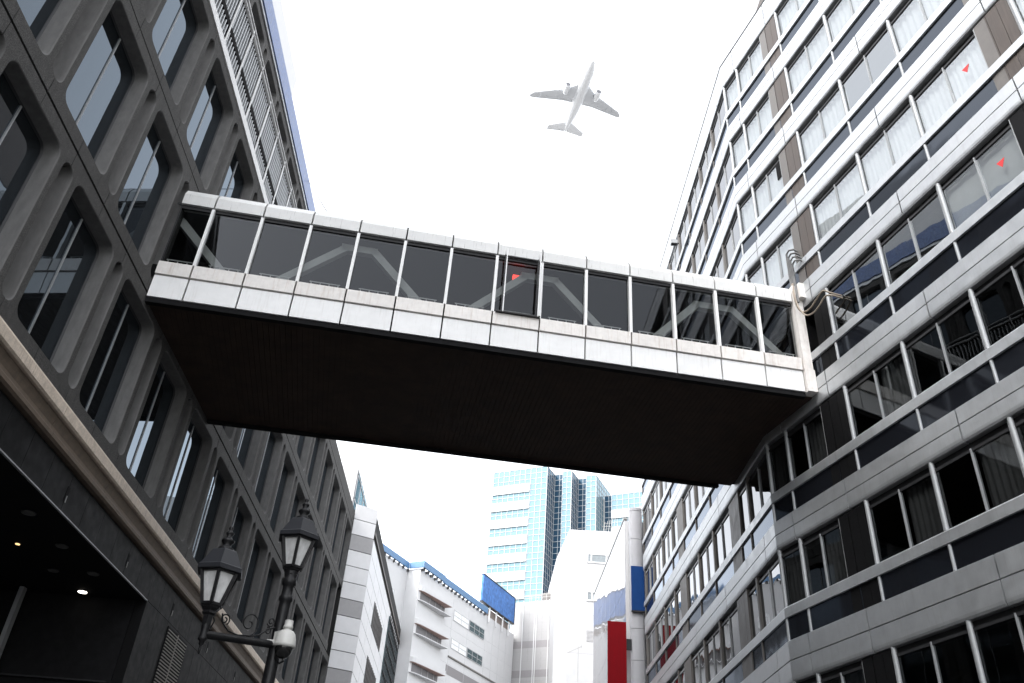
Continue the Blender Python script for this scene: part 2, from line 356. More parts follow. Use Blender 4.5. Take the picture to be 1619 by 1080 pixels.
# white band and louvred plant floor
mb = MB(); lbox(mb, -0.7, 0.03, -20, 41, 23.52, 23.84); part('ledge', mb, white_metal, LB)
mb = MB(); lbox(mb, -0.8, 0.0, 41, YB_, 23.52, 24.4); part('parapet', mb, concrete, LB)
for z0, z1, nm in ((23.86, 25.98, 'louvre'), (26.27, 27.84, 'louvre')):
    for j in range(-12, 15):
        mb = MB(); a = ly(j) + 0.07; b = ly(j+1) - 0.07
        n = 8
        for k in range(n):
            y = a + (b - a) * (k + 0.5) / n
            mb.box(-0.80, -0.64, y - 0.012, y + 0.030, z0, z1)
        part('louvre', mb, band_metal, LB)
mb = MB()
for j in range(-12, 16):
    y = ly(j); mb.box(-0.63, -0.59, y - 0.022, y + 0.022, 23.84, 28.2)
for z in (27.93, 28.17): mb.box(-0.68, -0.57, -20 - Y0, 41 - Y0, z, z + 0.04)
part('louvre_frame', mb, white_metal, LB)
mb = MB(); lbox(mb, -1.25, -0.64, -20, 41, 26.0, 26.26); lbox(mb, -1.1, -0.62, -20, 41, 27.95, 28.1); part('ledge', mb, void, LB)
# set-back top storeys and blue roof flashing
for zg in (28.25, 32.6):
    for k in range(-7, 9):
        yc = ly(0.5 + 2 * k) - ly(1)
        if not (-20 < yc + Y0 < 40): continue
        link('facade_panel', PANEL, LB, (-3.45, yc, zg), RL)
        w = link('window', WF, LB, (-3.45, yc, zg), RL); link('pane', WP, w); link('mullion', WM, w)
mb = MB(); lbox(mb, -14, -3.9, -40, 41.5, 28.0, 37.6); part('wall', mb, concrete_dk, LB)
mb = MB(); lbox(mb, -14, -3.37, -40, 42, 37.0, 37.18); part('ledge', mb, band_metal, LB)
mb = MB(); lbox(mb, -4.2, -3.30, -40, 42, 37.2, 38.35); part('roof_flashing', mb, blue_flash, LB)
mb = MB(); lbox(mb, -14, -4.3, -40, 41.6, 37.7, 38.2); part('roof', mb, concrete_dk, LB)
mb = MB(); lbox(mb, -12, -5.4, -10, 36.6, 38.2, 45.9); part('penthouse', mb, white_wall, LB)
# stone cornice over the street floor
mb = MB(); prof = [(0.0, 10.42), (0.10, 10.41), (0.12, 10.36), (0.12, 10.14), (0.08, 10.10), (-0.10, 10.09), (-0.35, 10.09), (-0.35, 10.42)]
Lx0, Lx1 = -(YB_ - Y0), -(-40 - Y0)
y = -12.0
def along(mbf, prof, ya, yb, m, nm='cornice'):
    k = MB(); k.extrude_x(prof, -(yb - Y0), -(ya - Y0)); return part(nm, k, m, LB, (0, 0, 0), RL)
yy = -40.0; edges = [Y0 + 1.65 * k for k in range(-30, 24)]
for a, b in zip(edges, edges[1:]): along(None, prof, a + 0.006, min(b, YB_) - 0.006, stone)
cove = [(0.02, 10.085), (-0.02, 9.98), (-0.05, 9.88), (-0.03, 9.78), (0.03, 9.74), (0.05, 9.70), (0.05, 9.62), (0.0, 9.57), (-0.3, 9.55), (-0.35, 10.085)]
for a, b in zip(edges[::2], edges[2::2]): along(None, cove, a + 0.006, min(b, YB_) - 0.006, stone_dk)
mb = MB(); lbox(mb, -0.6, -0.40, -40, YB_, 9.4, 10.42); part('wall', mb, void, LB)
# black stone fascia panels with slot vents, metal edge trim
vent_y = [14.05, 18.32, 22.57, 26.86, 31.2, 35.48, 39.8, 44.1, 48.4]
k = 0; ye = 17.26 - 1.056 * 20
while ye < YB_:
    a, b = ye + 0.006, min(ye + 1.056, YB_) - 0.006
    mb = MB(); lbox(mb, -0.4, -0.10, a, b, 8.66, 9.53); 
    if b > 24.70:
        lbox(mb, -0.4, -0.10, max(a, 24.70), b, 6.0, 8.645); lbox(mb, -0.4, -0.10, max(a, 24.70), b, 3.0, 5.985); lbox(mb, -0.4, -0.10, max(a, 24.70), b, 0.1, 2.985)
    part('fascia_panel', mb, black_panel, LB); ye += 1.056
for y in vent_y:
    mb = MB(); lbox(mb, -0.12, -0.092, y - 0.06, y + 0.06, 8.86, 9.22); mb.cur = 1
    lbox(mb, -0.11, -0.085, y + 0.01, y + 0.05, 8.86, 9.02); part('slot_vent', mb, [void, lamp_off], LB)
mb = MB(); lbox(mb, -0.14, -0.085, -40, 24.68, 8.622, 8.65); part('edge_trim', mb, alu, LB)
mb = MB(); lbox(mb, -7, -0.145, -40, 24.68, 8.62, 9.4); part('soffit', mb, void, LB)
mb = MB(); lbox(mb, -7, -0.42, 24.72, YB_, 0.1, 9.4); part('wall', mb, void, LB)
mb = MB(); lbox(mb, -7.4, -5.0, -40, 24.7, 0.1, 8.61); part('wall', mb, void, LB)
# shop front inside the passage
mb = MB()
for y in (21.2, 22.9, 24.5): lbox(mb, -4.98, -4.86, y - 0.06, y + 0.06, 0.15, 8.0)
for z in (3.1, 5.6, 7.9): lbox(mb, -4.98, -4.88, 18.0, 24.6, z, z + 0.10)
part('shop_front_frame', mb, alu_dk, LB)
mb = MB(); mb.quad((-4.95, 18 - Y0, 0.15), (-4.95, 24.6 - Y0, 0.15), (-4.95, 24.6 - Y0, 8.0), (-4.95, 18 - Y0, 8.0)); part('shop_window', mb, g_left, LB)
mb = MB(); lbox(mb, -3.46, -3.34, 24.1, 24.3, 0.14, 8.6); part('door_post', mb, alu, LB)
mb = MB(); lbox(mb, -5.0, -0.5, 24.55, 24.66, 6.35, 6.39); part('shelf_rail', mb, alu_dk, LB)
for x, y, m, r in ((-10.46, 18.48, lamp_off, .15), (-10.51, 20.54, lamp_off, .14), (-10.45, 22.52, lamp_off, .14), (-11.35, 24.2, lamp_on, .12), (-11.62, 20.61, lamp_warm, .055), (-11.5, 22.5, lamp_off, .13), (-10.48, 16.4, lamp_off, .15)):
    mb = MB(); mb.lathe([(r, 8.585), (r, 8.618)], 18, (x - XL, y - Y0)); mb.cur = 1; mb.lathe([(r + .02, 8.60), (r + .02, 8.619)], 18, (x - XL, y - Y0))
    part('downlight', mb, [m, alu_dk], LB)
# louvred grille in the black wall
mb = MB(); lbox(mb, -0.13, -0.075, 26.88, 28.95, 7.0 - 4.5, 8.55); mb.cur = 1
for k in range(66): 
    z = 2.6 + k * 0.09; lbox(mb, -0.08, -0.055, 26.93, 27.87, z, z + 0.028); lbox(mb, -0.08, -0.055, 27.93, 28.90, z, z + 0.028)
lbox(mb, -0.08, -0.05, 27.88, 27.92, 2.5, 8.55)
part('louvre_grille', mb, [void, mat('grille_metal', (0.16, 0.145, 0.13), 0.5)], LB)

# ------------------------------------------------------------------ RIGHT: banded metal-and-glass office building
XF, YC = 8.358, 23.785
tN = Vector((-0.2735, 0.9619, 0)); TH_N = math.atan2(tN.y, tN.x); TH_F = R(90)
OB = thing('office_building', 'tall office building with pale metal bands and ribbon windows on the right side', 'building', (XF, YC, 0))
TOPS = [31.95, 28.53, 25.03, 21.55, 18.06, 14.57, 11.10, 7.43]
def rowz(k):
    T = TOPS[k]; nxt = TOPS[k+1] if k + 1 < len(TOPS) else 3.9
    bt = T - 2.47 if k != 6 else 8.62
    bb = nxt + 0.15 if k != 6 else 7.55
    return dict(T=T, wb=T-1.55, sb=T-1.85, bt=bt, bb=bb, jt=(bt+bb)/2 + (0.01))
UN0 = -46.0             # near facade runs from u=UN0 to 0; u = s - 2.81
UF1 = 21.6              # far facade 0..UF1
c0, s0 = math.cos((TH_N - TH_F) / 2), 0
cornN = math.tan((TH_N - TH_F) / 2)   # mitre at the bend
def nearp(name, mb, m, z=0.0, u=0.0, parent=None): return part(name, mb, m, parent or OB, (tN.x * u, tN.y * u, z), TH_N)
def farp(name, mb, m, z=0.0, u=0.0, parent=None): return part(name, mb, m, parent or OB, (0, u, z), TH_F)
# in local coordinates x = along the wall (away from the camera), y = outward
def strip(x0, x1, prof, mit0=0.0, mit1=0.0):
    mb = MB(); a = [mb.vert((x0 + y * mit0, y, z)) for y, z in prof]; b = [mb.vert((x1 + y * mit1, y, z)) for y, z in prof]; n = len(prof)
    for k in range(n): mb.face([a[k], a[(k+1) % n], b[(k+1) % n], b[k]])
    mb.face(a[::-1]); mb.face(b); return mb
MIT = cornN
def band_prof(z0, z1, th=0.28, top=False):
    c = 0.03
    return [(0.0, z0 + c), (0.0, z1 - 0.012), (-0.012, z1), (-th, z1), (-th, z0), (-c, z0)]
def lower_prof(z0, z1):
    return [(-0.03, z0), (-0.008, z0 + 0.05), (0.0, z0 + 0.12), (0.0, z1), (-0.20, z1), (-0.20, z0)]
def upper_prof(z0, z1): return [(0.0, z0), (0.0, z1 - 0.012), (-0.012, z1), (-0.20, z1), (-0.20, z0)]
jn = [0.0, -0.93, -3.335, -7.442, -11.549, -15.656, UN0]
jf = [0.0, 1.05, 5.8, 10.55, 15.3, UF1]
G = 0.02
def add_strip(mb, x0, x1, prof, mit0=0.0, mit1=0.0):
    a = [mb.vert((x0 + y * mit0, y, z)) for y, z in prof]; b = [mb.vert((x1 + y * mit1, y, z)) for y, z in prof]; n = len(prof)
    for k in range(n): mb.face([a[k], a[(k+1) % n], b[(k+1) % n], b[k]])
    mb.face(a[::-1]); mb.face(b)
def bands(z0, zj, z1):
    """one part per panel: an upper flat sheet and a lower sheet with a rolled bottom edge"""
    for i, (a, b) in enumerate(zip(jn, jn[1:])):
        mb = MB()
        for p in (upper_prof(zj + 0.015, z1), lower_prof(z0, zj - 0.015)): add_strip(mb, b + G, a - (0.0 if i == 0 else G), p, 0, MIT if i == 0 else 0)
        nearp('metal_band', mb, band_metal)
    for i, (a, b) in enumerate(zip(jf, jf[1:])):
        mb = MB()
        for p in (upper_prof(zj + 0.015, z1), lower_prof(z0, zj - 0.015)): add_strip(mb, a + (0.0 if i == 0 else G), b - G, p, -MIT if i == 0 else 0, 0)
        farp('metal_band', mb, band_metal)
bands(32.10, 32.77, 33.42)
for k in range(len(TOPS)):
    z = rowz(k)
    bands(z['bb'], z['jt'], z['bt'])
    sp = [(0.0, z['sb']), (0.0, z['wb'] - 0.04), (-0.03, z['wb']), (-0.20, z['wb'] + 0.01), (-0.20, z['sb'])]
    if k == 4:   # this sill is cut where the footbridge meets the wall
        nearp('window_sill', strip(UN0, -3.34, sp), band_metal); nearp('window_sill', strip(-3.33, -2.75, sp), band_metal)
    elif k == 3: nearp('window_sill', strip(UN0, -3.36, sp), band_metal); nearp('window_sill', strip(-3.34, -2.73, sp), band_metal); nearp('window_sill', strip(-2.4, 0, sp, 0, MIT), band_metal)
    else: nearp('window_sill', strip(UN0, 0, sp, 0, MIT), band_metal)
    farp('window_sill', strip(0, UF1, sp, -MIT, 0), band_metal)
    # dark spandrel glazing under the sill
    mb = MB(); mb.quad((UN0, -0.065, z['bt'] - 0.02), (0.018, -0.065, z['bt'] - 0.02), (0.018, -0.065, z['sb'] + 0.02), (UN0, -0.065, z['sb'] + 0.02)); nearp('spandrel_glass', mb, g_span)
    mb = MB(); mb.quad((-0.018, -0.065, z['bt'] - 0.02), (UF1, -0.065, z['bt'] - 0.02), (UF1, -0.065, z['sb'] + 0.02), (-0.018, -0.065, z['sb'] + 0.02)); farp('spandrel_glass', mb, g_span)
    # dark closed head above the windows
    mb = MB(); mb.box(UN0, 0, -0.5, -0.185, z['T'] - 0.02, z['T'] + 0.6); nearp('window_head', mb, alu_dk)
    mb = MB(); mb.box(0, UF1, -0.5, -0.185, z['T'] - 0.02, z['T'] + 0.6); farp('window_head', mb, alu_dk)
# column grid along the near wall (in u): thick and thin mullions repeat every 8.25 m
thick, thin, brown, bays = [], [], [], []
for q in range(5):
    o = -8.25 * q - 2.81
    if q == 0: thick += [o + 1.78, 0.0]; thin += [o + 0.88]; bays += [(o + 1.78, o + 2.81, 'w'), (o, o + 1.78, 'w')]
    brown.append((o - 1.13, o - 0.0)); thin.append(o)
    thick += [o - 1.13, o - 3.50, o - 5.88]; thin += [o - 8.25]
    bays += [(o - 3.50, o - 1.13, 'w'), (o - 5.88, o - 3.50, 'w'), (o - 8.25, o - 5.88, 'w')]
H = 1.55
lone = [0.0] + [-8.25 * q - 2.81 - 1.13 for q in range(5)]
def window_meshes(w, mid, kind):
    """dark frame with a light centre mullion, one mesh of panes; x from 0 to w, glass 0.12 behind the band face"""
    f = MB(); f.box(0.0, 0.03, -0.18, -0.09, -1.55, 0.1); f.box(w-0.03, w, -0.18, -0.09, -1.55, 0.1); f.box(0.03, w-0.03, -0.18, -0.095, -0.10, -0.03); f.box(0.03, w-0.03, -0.18, -0.10, -1.55, -1.52)
    f.cur = 1
    if mid: f.box(mid-0.018, mid+0.018, -0.17, -0.075, -1.52, -0.03)
    p = MB(); p.quad((0.02, -0.125, -1.54), (w-0.02, -0.125, -1.54), (w-0.02, -0.125, -0.04), (0.02, -0.125, -0.04))
    return f.mesh('window', [alu_dk, alu]), p
def curtain_mesh(w, cover, amp=0.03, pitch=0.17, y=-0.27):
    c = MB(); n = max(6, int(w * cover / pitch * 6)); a = []; b = []
    for k in range(n + 1):
        x = w * cover * k / n; dy = y + amp * math.sin(k * 2 * math.pi / 6 + 0.6 * math.sin(k * 0.7))
        a.append(c.vert((x, dy, -1.75))); b.append(c.vert((x, dy, 0.12)))
    for k in range(n): c.face([a[k], a[k+1], b[k+1], b[k]], True)
    return c
wcache = {}
MATS.get('taupe_panel') or mat('taupe_panel', (0.13, 0.12, 0.112), 0.5)
def mullion_mesh(kind):
    """kind: thick = round tube with a flat backing strip, thin = slim bar, far = flat dark post; z = 0 is the window head"""
    if kind in wcache: return wcache[kind]
    mb = MB()
    if kind == 'thick':
        mb.tube([(0, -0.085, -1.545), (0, -0.085, 0.148)], 0.06, 12); mb.box(0.064, 0.09, -0.16, -0.08, -1.545, 0.1); mb.tube([(0, -0.055, -2.465), (0, -0.055, -1.853)], 0.042, 10)
    elif kind == 'thin': mb.box(-0.022, 0.022, -0.17, -0.07, -1.545, 0.1)
    elif kind == 'far': mb.box(-0.07, 0.07, -0.18, -0.045, -1.545, 0.148); mb.box(-0.025, 0.025, -0.08, -0.02, -2.465, -1.853)
    wcache[kind] = mb.mesh('mullion', MATS['taupe_panel'] if kind == 'far' else alu); return wcache[kind]
def place_window(near, u0, u1, k, glass):
    w = round(u1 - u0, 3); mid = w / 2 if w > 1.2 else 0
    if near and abs(u0 + 2.81) < 0.01: mid = 0.88
    key = (w, mid, glass.name)
    if key not in wcache:
        fm, p = window_meshes(w, mid, 0); wcache[key] = (fm, p.mesh('pane', glass))
    fm, pm = wcache[key]; T = TOPS[k]
    t = tN if near else Vector((0, 1, 0)); th = TH_N if near else TH_F
    off = 0.0
    o = link('window', fm, OB, (t.x * u0 + off, t.y * u0, T), th)
    link('pane', pm, o)
    if near:
        for e, x in ((u0, 0.0), (u1, w)):
            if any(abs(e - t) < 0.01 for t in thick):
                if x == 0.0 or any(abs(e - t) < 0.01 for t in lone): link('mullion', mullion_mesh('thick'), o, (x, 0, 0))
            elif x == 0.0: link('mullion', mullion_mesh('thin'), o, (x, 0, 0))
    else: link('mullion', mullion_mesh('far'), o, (w, 0, 0))
    return o
def curtain(o, w, cover, m, x=0.0, **kw):
    key = ('c', round(w, 2), cover, m.name, tuple(kw.items()))
    if key not in wcache: wcache[key] = curtain_mesh(w, cover, **kw).mesh('curtain', m)
    return link('curtain', wcache[key], o, (x, 0, 0))
def sticker(o, x, z):
    mb = MB(); mb.poly([(x - .125, -0.118, z + .1), (x, -0.118, z - .12), (x + .125, -0.118, z + .1)]); part('sticker', mb, sticker_red, o)
for k in range(len(TOPS)):
    z = rowz(k)
    for bi, (a, b, kind) in enumerate(bays):
        if k == 4 and bi in (0, 1): continue          # covered by the end of the footbridge
        if a < -18: continue
        o = place_window(True, a, b, k, g_near if k < 5 else g_low); w = b - a
        rr = random.random()
        if k == 3:
            curtain(o, w, 1.0, curtain_w)
        elif k == 4 and bi == 4: curtain(o, w, 1.0, curtain_w, amp=0.01, pitch=0.4)
        elif k < 3 and rr < 0.92: curtain(o, w, 1.0, curtain_w, pitch=0.22)  # extra white curtains added to brighten the upper windows
        elif k >= 5 and rr < 0.75: curtain(o, w, random.choice((1.0, 0.5)), curtain_d, x=random.choice((0, w * 0.5)) if False else 0.0)
        if k in (3, 4) and bi == 4: sticker(o, 0.59, -0.80)
        if k == 2 and bi == 1:
            mb = MB(); mb.box(0.035, 0.31, -0.124, -0.10, -0.86, -0.10); part('open_sash', mb, void, o)
    # brown panelled bays; the lower rows have their shade painted in as black
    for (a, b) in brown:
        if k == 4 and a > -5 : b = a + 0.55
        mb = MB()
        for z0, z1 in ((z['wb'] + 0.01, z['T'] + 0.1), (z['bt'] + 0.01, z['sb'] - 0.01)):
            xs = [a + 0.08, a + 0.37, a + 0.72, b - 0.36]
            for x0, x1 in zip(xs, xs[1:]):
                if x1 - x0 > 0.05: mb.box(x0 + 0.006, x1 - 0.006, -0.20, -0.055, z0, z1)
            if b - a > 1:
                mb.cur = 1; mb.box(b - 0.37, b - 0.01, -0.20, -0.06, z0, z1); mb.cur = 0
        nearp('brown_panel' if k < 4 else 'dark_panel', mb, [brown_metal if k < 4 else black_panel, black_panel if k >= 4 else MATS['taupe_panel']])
# far wall
fthick = [2.37, 4.72, 7.1, 9.5, 11.87, 14.25, 16.6, 19.0, 21.4]
fthin = [1.19, 3.52, 5.9, 8.3, 10.67, 13.07, 15.4, 17.8, 20.2]
fbrown = [(3.55, 4.68), (11.9, 13.05)]
fb = [0.0] + fthick
allw = [(k, i) for k in range(len(TOPS)) for i in range(len(fb) - 1)]
near_n = sum(1 for c in OB.children if c.name.startswith('window') and 'sill' not in c.name and 'head' not in c.name)
stuffmb_f, stuffmb_p = MB(), MB()
for k, i in allw:
    a, b = fb[i], fb[i+1]
    if k >= 4 and i == 1: b = 3.52
    if k >= 4 and i == 5: a = 13.07
    if i < 4 and not (k in (4, 5) and False):
        place_window(False, a, b, k, g_far)
    else:      # the smallest, farthest windows of the wing as one part
        T = TOPS[k]
        for x in (a, b - 0.04): stuffmb_f.box(x, x + 0.03, -0.18, -0.09, T - 1.55, T + 0.1)
        if b - a > 1.5: stuffmb_f.box((a+b)/2 - 0.025, (a+b)/2 + 0.02, -0.17, -0.075, T - 1.5, T - 0.05)
        stuffmb_f.box(a + .04, b - .04, -0.18, -0.095, T - 0.10, T - 0.03)
        stuffmb_p.quad((a + .02, -0.125, T - 1.54), (b - .02, -0.125, T - 1.54), (b - .02, -0.125, T - 0.04), (a + .02, -0.125, T - 0.04))
o = farp('window', stuffmb_f, alu, 0.0, 0.0)
o['kind'] = 'stuff'; part('pane', stuffmb_p, g_far, o)
mb = MB()
for k, i in allw:
    if i >= 4:
        u = fb[i+1]; T = TOPS[k]; mb.box(u - 0.07, u + 0.07, -0.18, -0.045, T - 1.545, T + 0.148); mb.box(u - 0.025, u + 0.025, -0.08, -0.02, T - 2.465, T - 1.853)
m_ = part('mullion', mb, MATS['taupe_panel'], o); m_['kind'] = 'stuff'
for k in range(len(TOPS)):
    z = rowz(k)
    if k >= 4:
        for a, b in fbrown:
            mb = MB()
            for x0 in (a, a + .29, a + .57, a + .85):
                for z0, z1 in ((z['wb'] + 0.01, z['T'] + 0.1), (z['bt'] + 0.01, z['sb'] - 0.01)): mb.box(x0 + .005, x0 + .275, -0.20, -0.05, z0, z1)
            farp('brown_panel', mb, MATS['taupe_panel'])
# core, ceilings seen through the glass, roof rail
mb = MB()
pts = [(tN.x * UN0 + 0.5, tN.y * UN0), (0.0, 0.0), (0.0, UF1), (22, UF1), (30, tN.y * UN0)]
def inset(d):
    nN = Vector((-tN.y, tN.x)); c = Vector((0, 0)) - Vector((-1, 0)) * 0
    p0 = Vector((tN.x * UN0, tN.y * UN0)) - nN * d
    k = -d * math.tan((TH_N - TH_F) / 2)
    return [tuple(p0), (d, -d * MIT), (d, UF1), (24, UF1), (34, tN.y * UN0)]
for k in range(len(TOPS) + 1):
    z1 = 33.3 if k == 0 else rowz(k-1)['bt'] - 0.03
    z0 = TOPS[k] + 0.02 if k < len(TOPS) else 0.1
    if k > 0: z1 = rowz(k-1)['sb'] - 0.01
    mb.prism(inset(0.30), z0, z1)
part('wall', mb, concrete_dk, OB)
mb = MB(); mb.prism(inset(3.0), 0.1, 33.2); part('interior_wall', mb, inner_m, OB)
mb = MB()
for zz in (33.86,): 
    mb.box(UN0, -0.25, -0.35, -0.29, zz, zz + 0.07)
    mb.box(UN0, -0.25, -0.345, -0.30, 33.62, 33.66)
    u = -0.25
    while u > -30: mb.box(u - 0.03, u + 0.03, -0.36, -0.28, 33.42, zz); mb.box(u - 0.03, u + 0.3, -0.33, -0.31, 33.5, 33.85) if False else None; u -= 2.55
nearp('roof_railing', mb, rust)
mb = MB(); mb.box(0, UF1, -0.04, 0.015, 33.43, 33.50); farp('roof_edge', mb, alu_dk)
mb = MB(); mb.box(UN0, 0, -0.04, 0.015, 33.43, 33.50); nearp('roof_edge', mb, alu_dk)
mb = MB(); mb.prism(inset(0.2), 33.3, 33.42); part('roof', mb, concrete_dk, OB)

mb = MB(); mb.prism(inset(3.4), 33.41, 42.6); part('penthouse', mb, brown_metal, OB)

# ------------------------------------------------------------------ footbridge between the two buildings
TB = math.tan(0.0222); THB = math.atan2(0.151, 0.9885)
BX, BY, BZ = -9.6, 18.217, 14.675
BR = thing('skybridge', 'enclosed white panelled footbridge with dark windows crossing high over the street', 'footbridge', (BX, BY, BZ), THB)
def shear(mb): mb.v = [(x, y, z + x * TB) for x, y, z in mb.v]; return mb
def bpart(name, mb, m, x=0.0, parent=None): return part(name, shear(mb), m, parent or BR, (x, 0, x * TB))
SB = [0.0, 0.92] + [0.92 + 1.3752 * k for k in range(1, 13)] + [18.63]
bcache = {}
def bmesh_for(kind, w, last=False):
    key = (kind, round(w, 3))
    if key in bcache: return bcache[key]
    g = 0.022; mb = MB(); m = white_metal
    if kind == 'cladding_panel': mb.extrude_x([(0.0, 0.0), (0.0, 0.70), (0.10, 0.72), (0.14, 0.72), (0.14, 0.0)], g, w - g)
    if kind == 'sill_panel': mb.extrude_x([(-0.05, 0.735), (-0.055, 1.14), (-0.03, 1.165), (0.16, 1.18), (0.16, 0.735)], g, w - g); m = sill_metal
    if kind == 'fascia_panel': mb.extrude_x([(-0.03, 3.30), (-0.035, 3.66), (0.10, 3.90), (0.22, 4.0), (0.34, 4.02), (0.34, 3.30)], g, w - g); m = fascia_metal
    if kind == 'window':
        if w > 1: mb.box(-0.042, 0.042, -0.03, 0.14, 1.17, 3.24)      # the first bay butts against the concrete pier instead
        mb.cur = 1
        if w < 1: mb.box(0.012, 0.043, 0.06, 0.14, 1.17, 3.30)
        mb.box(0.043, w - 0.043, 0.06, 0.13, 3.19, 3.30); mb.box(0.043, w - 0.043, 0.07, 0.13, 1.17, 1.20); m = [white_metal, alu_dk]
    if kind == 'pane': mb.quad((0.03, 0.10, 1.17), (w - 0.03, 0.10, 1.17), (w - 0.03, 0.10, 3.2), (0.03, 0.10, 3.2)); m = g_bridge
    bcache[key] = shear(mb).mesh(kind, m); return bcache[key]
for i, (a, b) in enumerate(zip(SB, SB[1:])):
    w = b - a; loc = (a, 0, a * TB)
    link('cladding_panel', bmesh_for('cladding_panel', w), BR, loc); link('sill_panel', bmesh_for('sill_panel', w), BR, loc)
    link('fascia_panel', bmesh_for('fascia_panel', w), BR, loc)
    o = link('window', bmesh_for('window', w), BR, loc); link('pane', bmesh_for('pane', w), o)
    # low inner handrail seen through the glass
    mb = MB(); c = 0.30 if w > 1.2 else 0.1
    mb.box(c, min(c + 0.85, w - .05), 0.22, 0.24, 1.42, 1.445)
    for k in range(4):
        x = c + 0.05 + 0.25 * k
        if x < w - 0.05: mb.box(x - 0.012, x + 0.012, 0.22, 0.24, 1.0, 1.42)
    bpart('handrail', mb, white_metal, a)
LB_ = 18.63; DB = 6.7
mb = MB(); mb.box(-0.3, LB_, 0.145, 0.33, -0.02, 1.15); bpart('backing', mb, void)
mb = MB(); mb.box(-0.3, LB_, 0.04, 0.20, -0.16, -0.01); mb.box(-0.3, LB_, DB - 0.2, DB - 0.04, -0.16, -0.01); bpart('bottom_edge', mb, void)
mb = MB(); mb.box(-0.3, LB_ + 0.4, 0.2, DB - 0.2, -0.06, 0.10)
x = -0.2
while x < LB_ + 0.3:
    mb.box(x, x + 0.14, 0.21, DB - 0.21, -0.070, -0.055); x += 0.153
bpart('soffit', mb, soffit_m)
mb = MB(); mb.box(-0.3, LB_, 0.34, DB - 0.34, 0.9, 1.0); bpart('floor_slab', mb, inner_m)
mb = MB(); mb.box(-0.3, LB_, 0.2, DB - 0.2, 3.42, 3.5); bpart('ceiling', mb, inner_m)
mb = MB(); mb.box(-0.3, LB_, 0.25, DB - 0.25, 3.8, 4.0); bpart('roof', mb, concrete_dk)
mb = MB()
for (x0, z0), (x1, z1) in (((-0.9, 3.0), (0.1, 3.0)), ((0.05, 3.0), (2.0, 0.95)), ((2.6, 0.95), (4.75, 3.0)), ((4.6, 3.0), (5.65, 3.0)), ((5.55, 3.0), (7.5, 0.95)), ((8.1, 0.95), (10.15, 3.0)),
                         ((10.0, 3.0), (11.15, 3.0)), ((11.05, 3.0), (12.95, 0.95)), ((13.75, 0.95), (15.6, 2.95)), ((15.5, 2.95), (16.8, 2.95)), ((16.7, 3.0), (18.75, 0.95))):
    mb.bar((x0, 0.50, z0), (x1, 0.50, z1), 0.23, 0.2)
bpart('truss', mb, truss_m)
mb = MB(); mb.extrude_x([(DB, 0), (DB, 1.15), (DB - .14, 1.15), (DB - .14, 0)], -0.3, LB_); mb.extrude_x([(DB, 3.25), (DB - .05, 3.7), (DB - .3, 4.0), (DB - .34, 3.25)], -0.3, LB_); bpart('rear_cladding', mb, white_metal)
mb = MB()
for a in SB: mb.box(a - .04, a + .04, DB - .14, DB, 1.15, 3.25)
bpart('rear_mullion', mb, white_metal)
mb = MB(); mb.quad((-0.3, DB - .1, 1.15), (LB_, DB - .1, 1.15), (LB_, DB - .1, 3.25), (-0.3, DB - .1, 3.25)); bpart('rear_pane', mb, g_bridge)
mb = MB(); mb.box(18.645, 18.84, -0.10, 0.3, 0.74, 3.9); mb.box(18.645, 18.95, -0.12, 0.3, -0.03, 0.725); mb.box(18.845, 18.95, -0.06, 0.3, 0.735, 3.7); bpart('end_post', mb, sill_metal)
for a, b in ((18.96, 19.5), (-0.35, -0.05)):
    mb = MB(); mb.box(a, b, 0.3, DB - .3, -0.05, 3.9); bpart('end_wall', mb, void)
# opening vent window with outer guide frame, red lamp inside
mb = MB(); x0, x1 = 9.30, 10.52
mb.cur = 1
mb.box(x0 + .09, x0 + .115, -0.11, -0.06, 1.16, 3.27); mb.box(x1 - .125, x1 - .09, -0.11, -0.06, 1.16, 3.27); mb.box(x0 + .115, x1 - .125, -0.11, -0.06, 3.21, 3.25)
mb.box(x0 - .05, x1 + .02, -0.15, -0.06, 1.115, 1.158)
mb.cur = 0
mb.box(x0 + .13, x0 + .16, -0.18, -0.12, 1.12, 3.46); mb.box(x1 - .07, x1 - .04, -0.18, -0.12, 1.12, 3.46)
bpart('opening_window', mb, [white_metal, alu_dk])
RLmp = MB(); RLmp.box(9.78, 10.08, 0.62, 0.72, 2.98, 3.14); bpart('exit_lamp', RLmp, red_lamp)

# ------------------------------------------------------------------ pipes and cables at the right end of the bridge
nN3 = Vector((-0.9619, -0.2735, 0)); OC = Vector((XF, YC, 0))
def nearw(s, o, z): return OC + tN * (s - 2.81) + nN3 * o + Vector((0, 0, z))
mb = MB()
for i, (s, zt) in enumerate(((0.10, 20.55), (0.03, 20.35), (-0.04, 20.15), (-0.11, 19.95))):
    mb.tube([nearw(s - 0.25, -0.1, zt - 0.12), nearw(s - 0.22, 0.06, zt - 0.02), nearw(s - 0.1, 0.16, zt), nearw(s, 0.2, zt - 0.12), nearw(s, 0.2, 19.0), nearw(s - 0.02, 0.2, 18.3)], 0.034, 8)
tag(part('conduit_pipes', mb, pipe_m, None), 'cluster of hooked grey conduit pipes above the right end of the footbridge', 'pipes')
mb = MB(); o_ = nearw(-0.14, 0.1, 18.9); 
mb.v = []; mb.box(-0.10, 0.10, -0.02, 0.16, -0.40, 0.16)
tag(part('junction_box', mb, sill_metal, None, nearw(-0.16, 0.02, 18.85), TH_N), 'small pale metal junction box beside the conduit pipes', 'box')
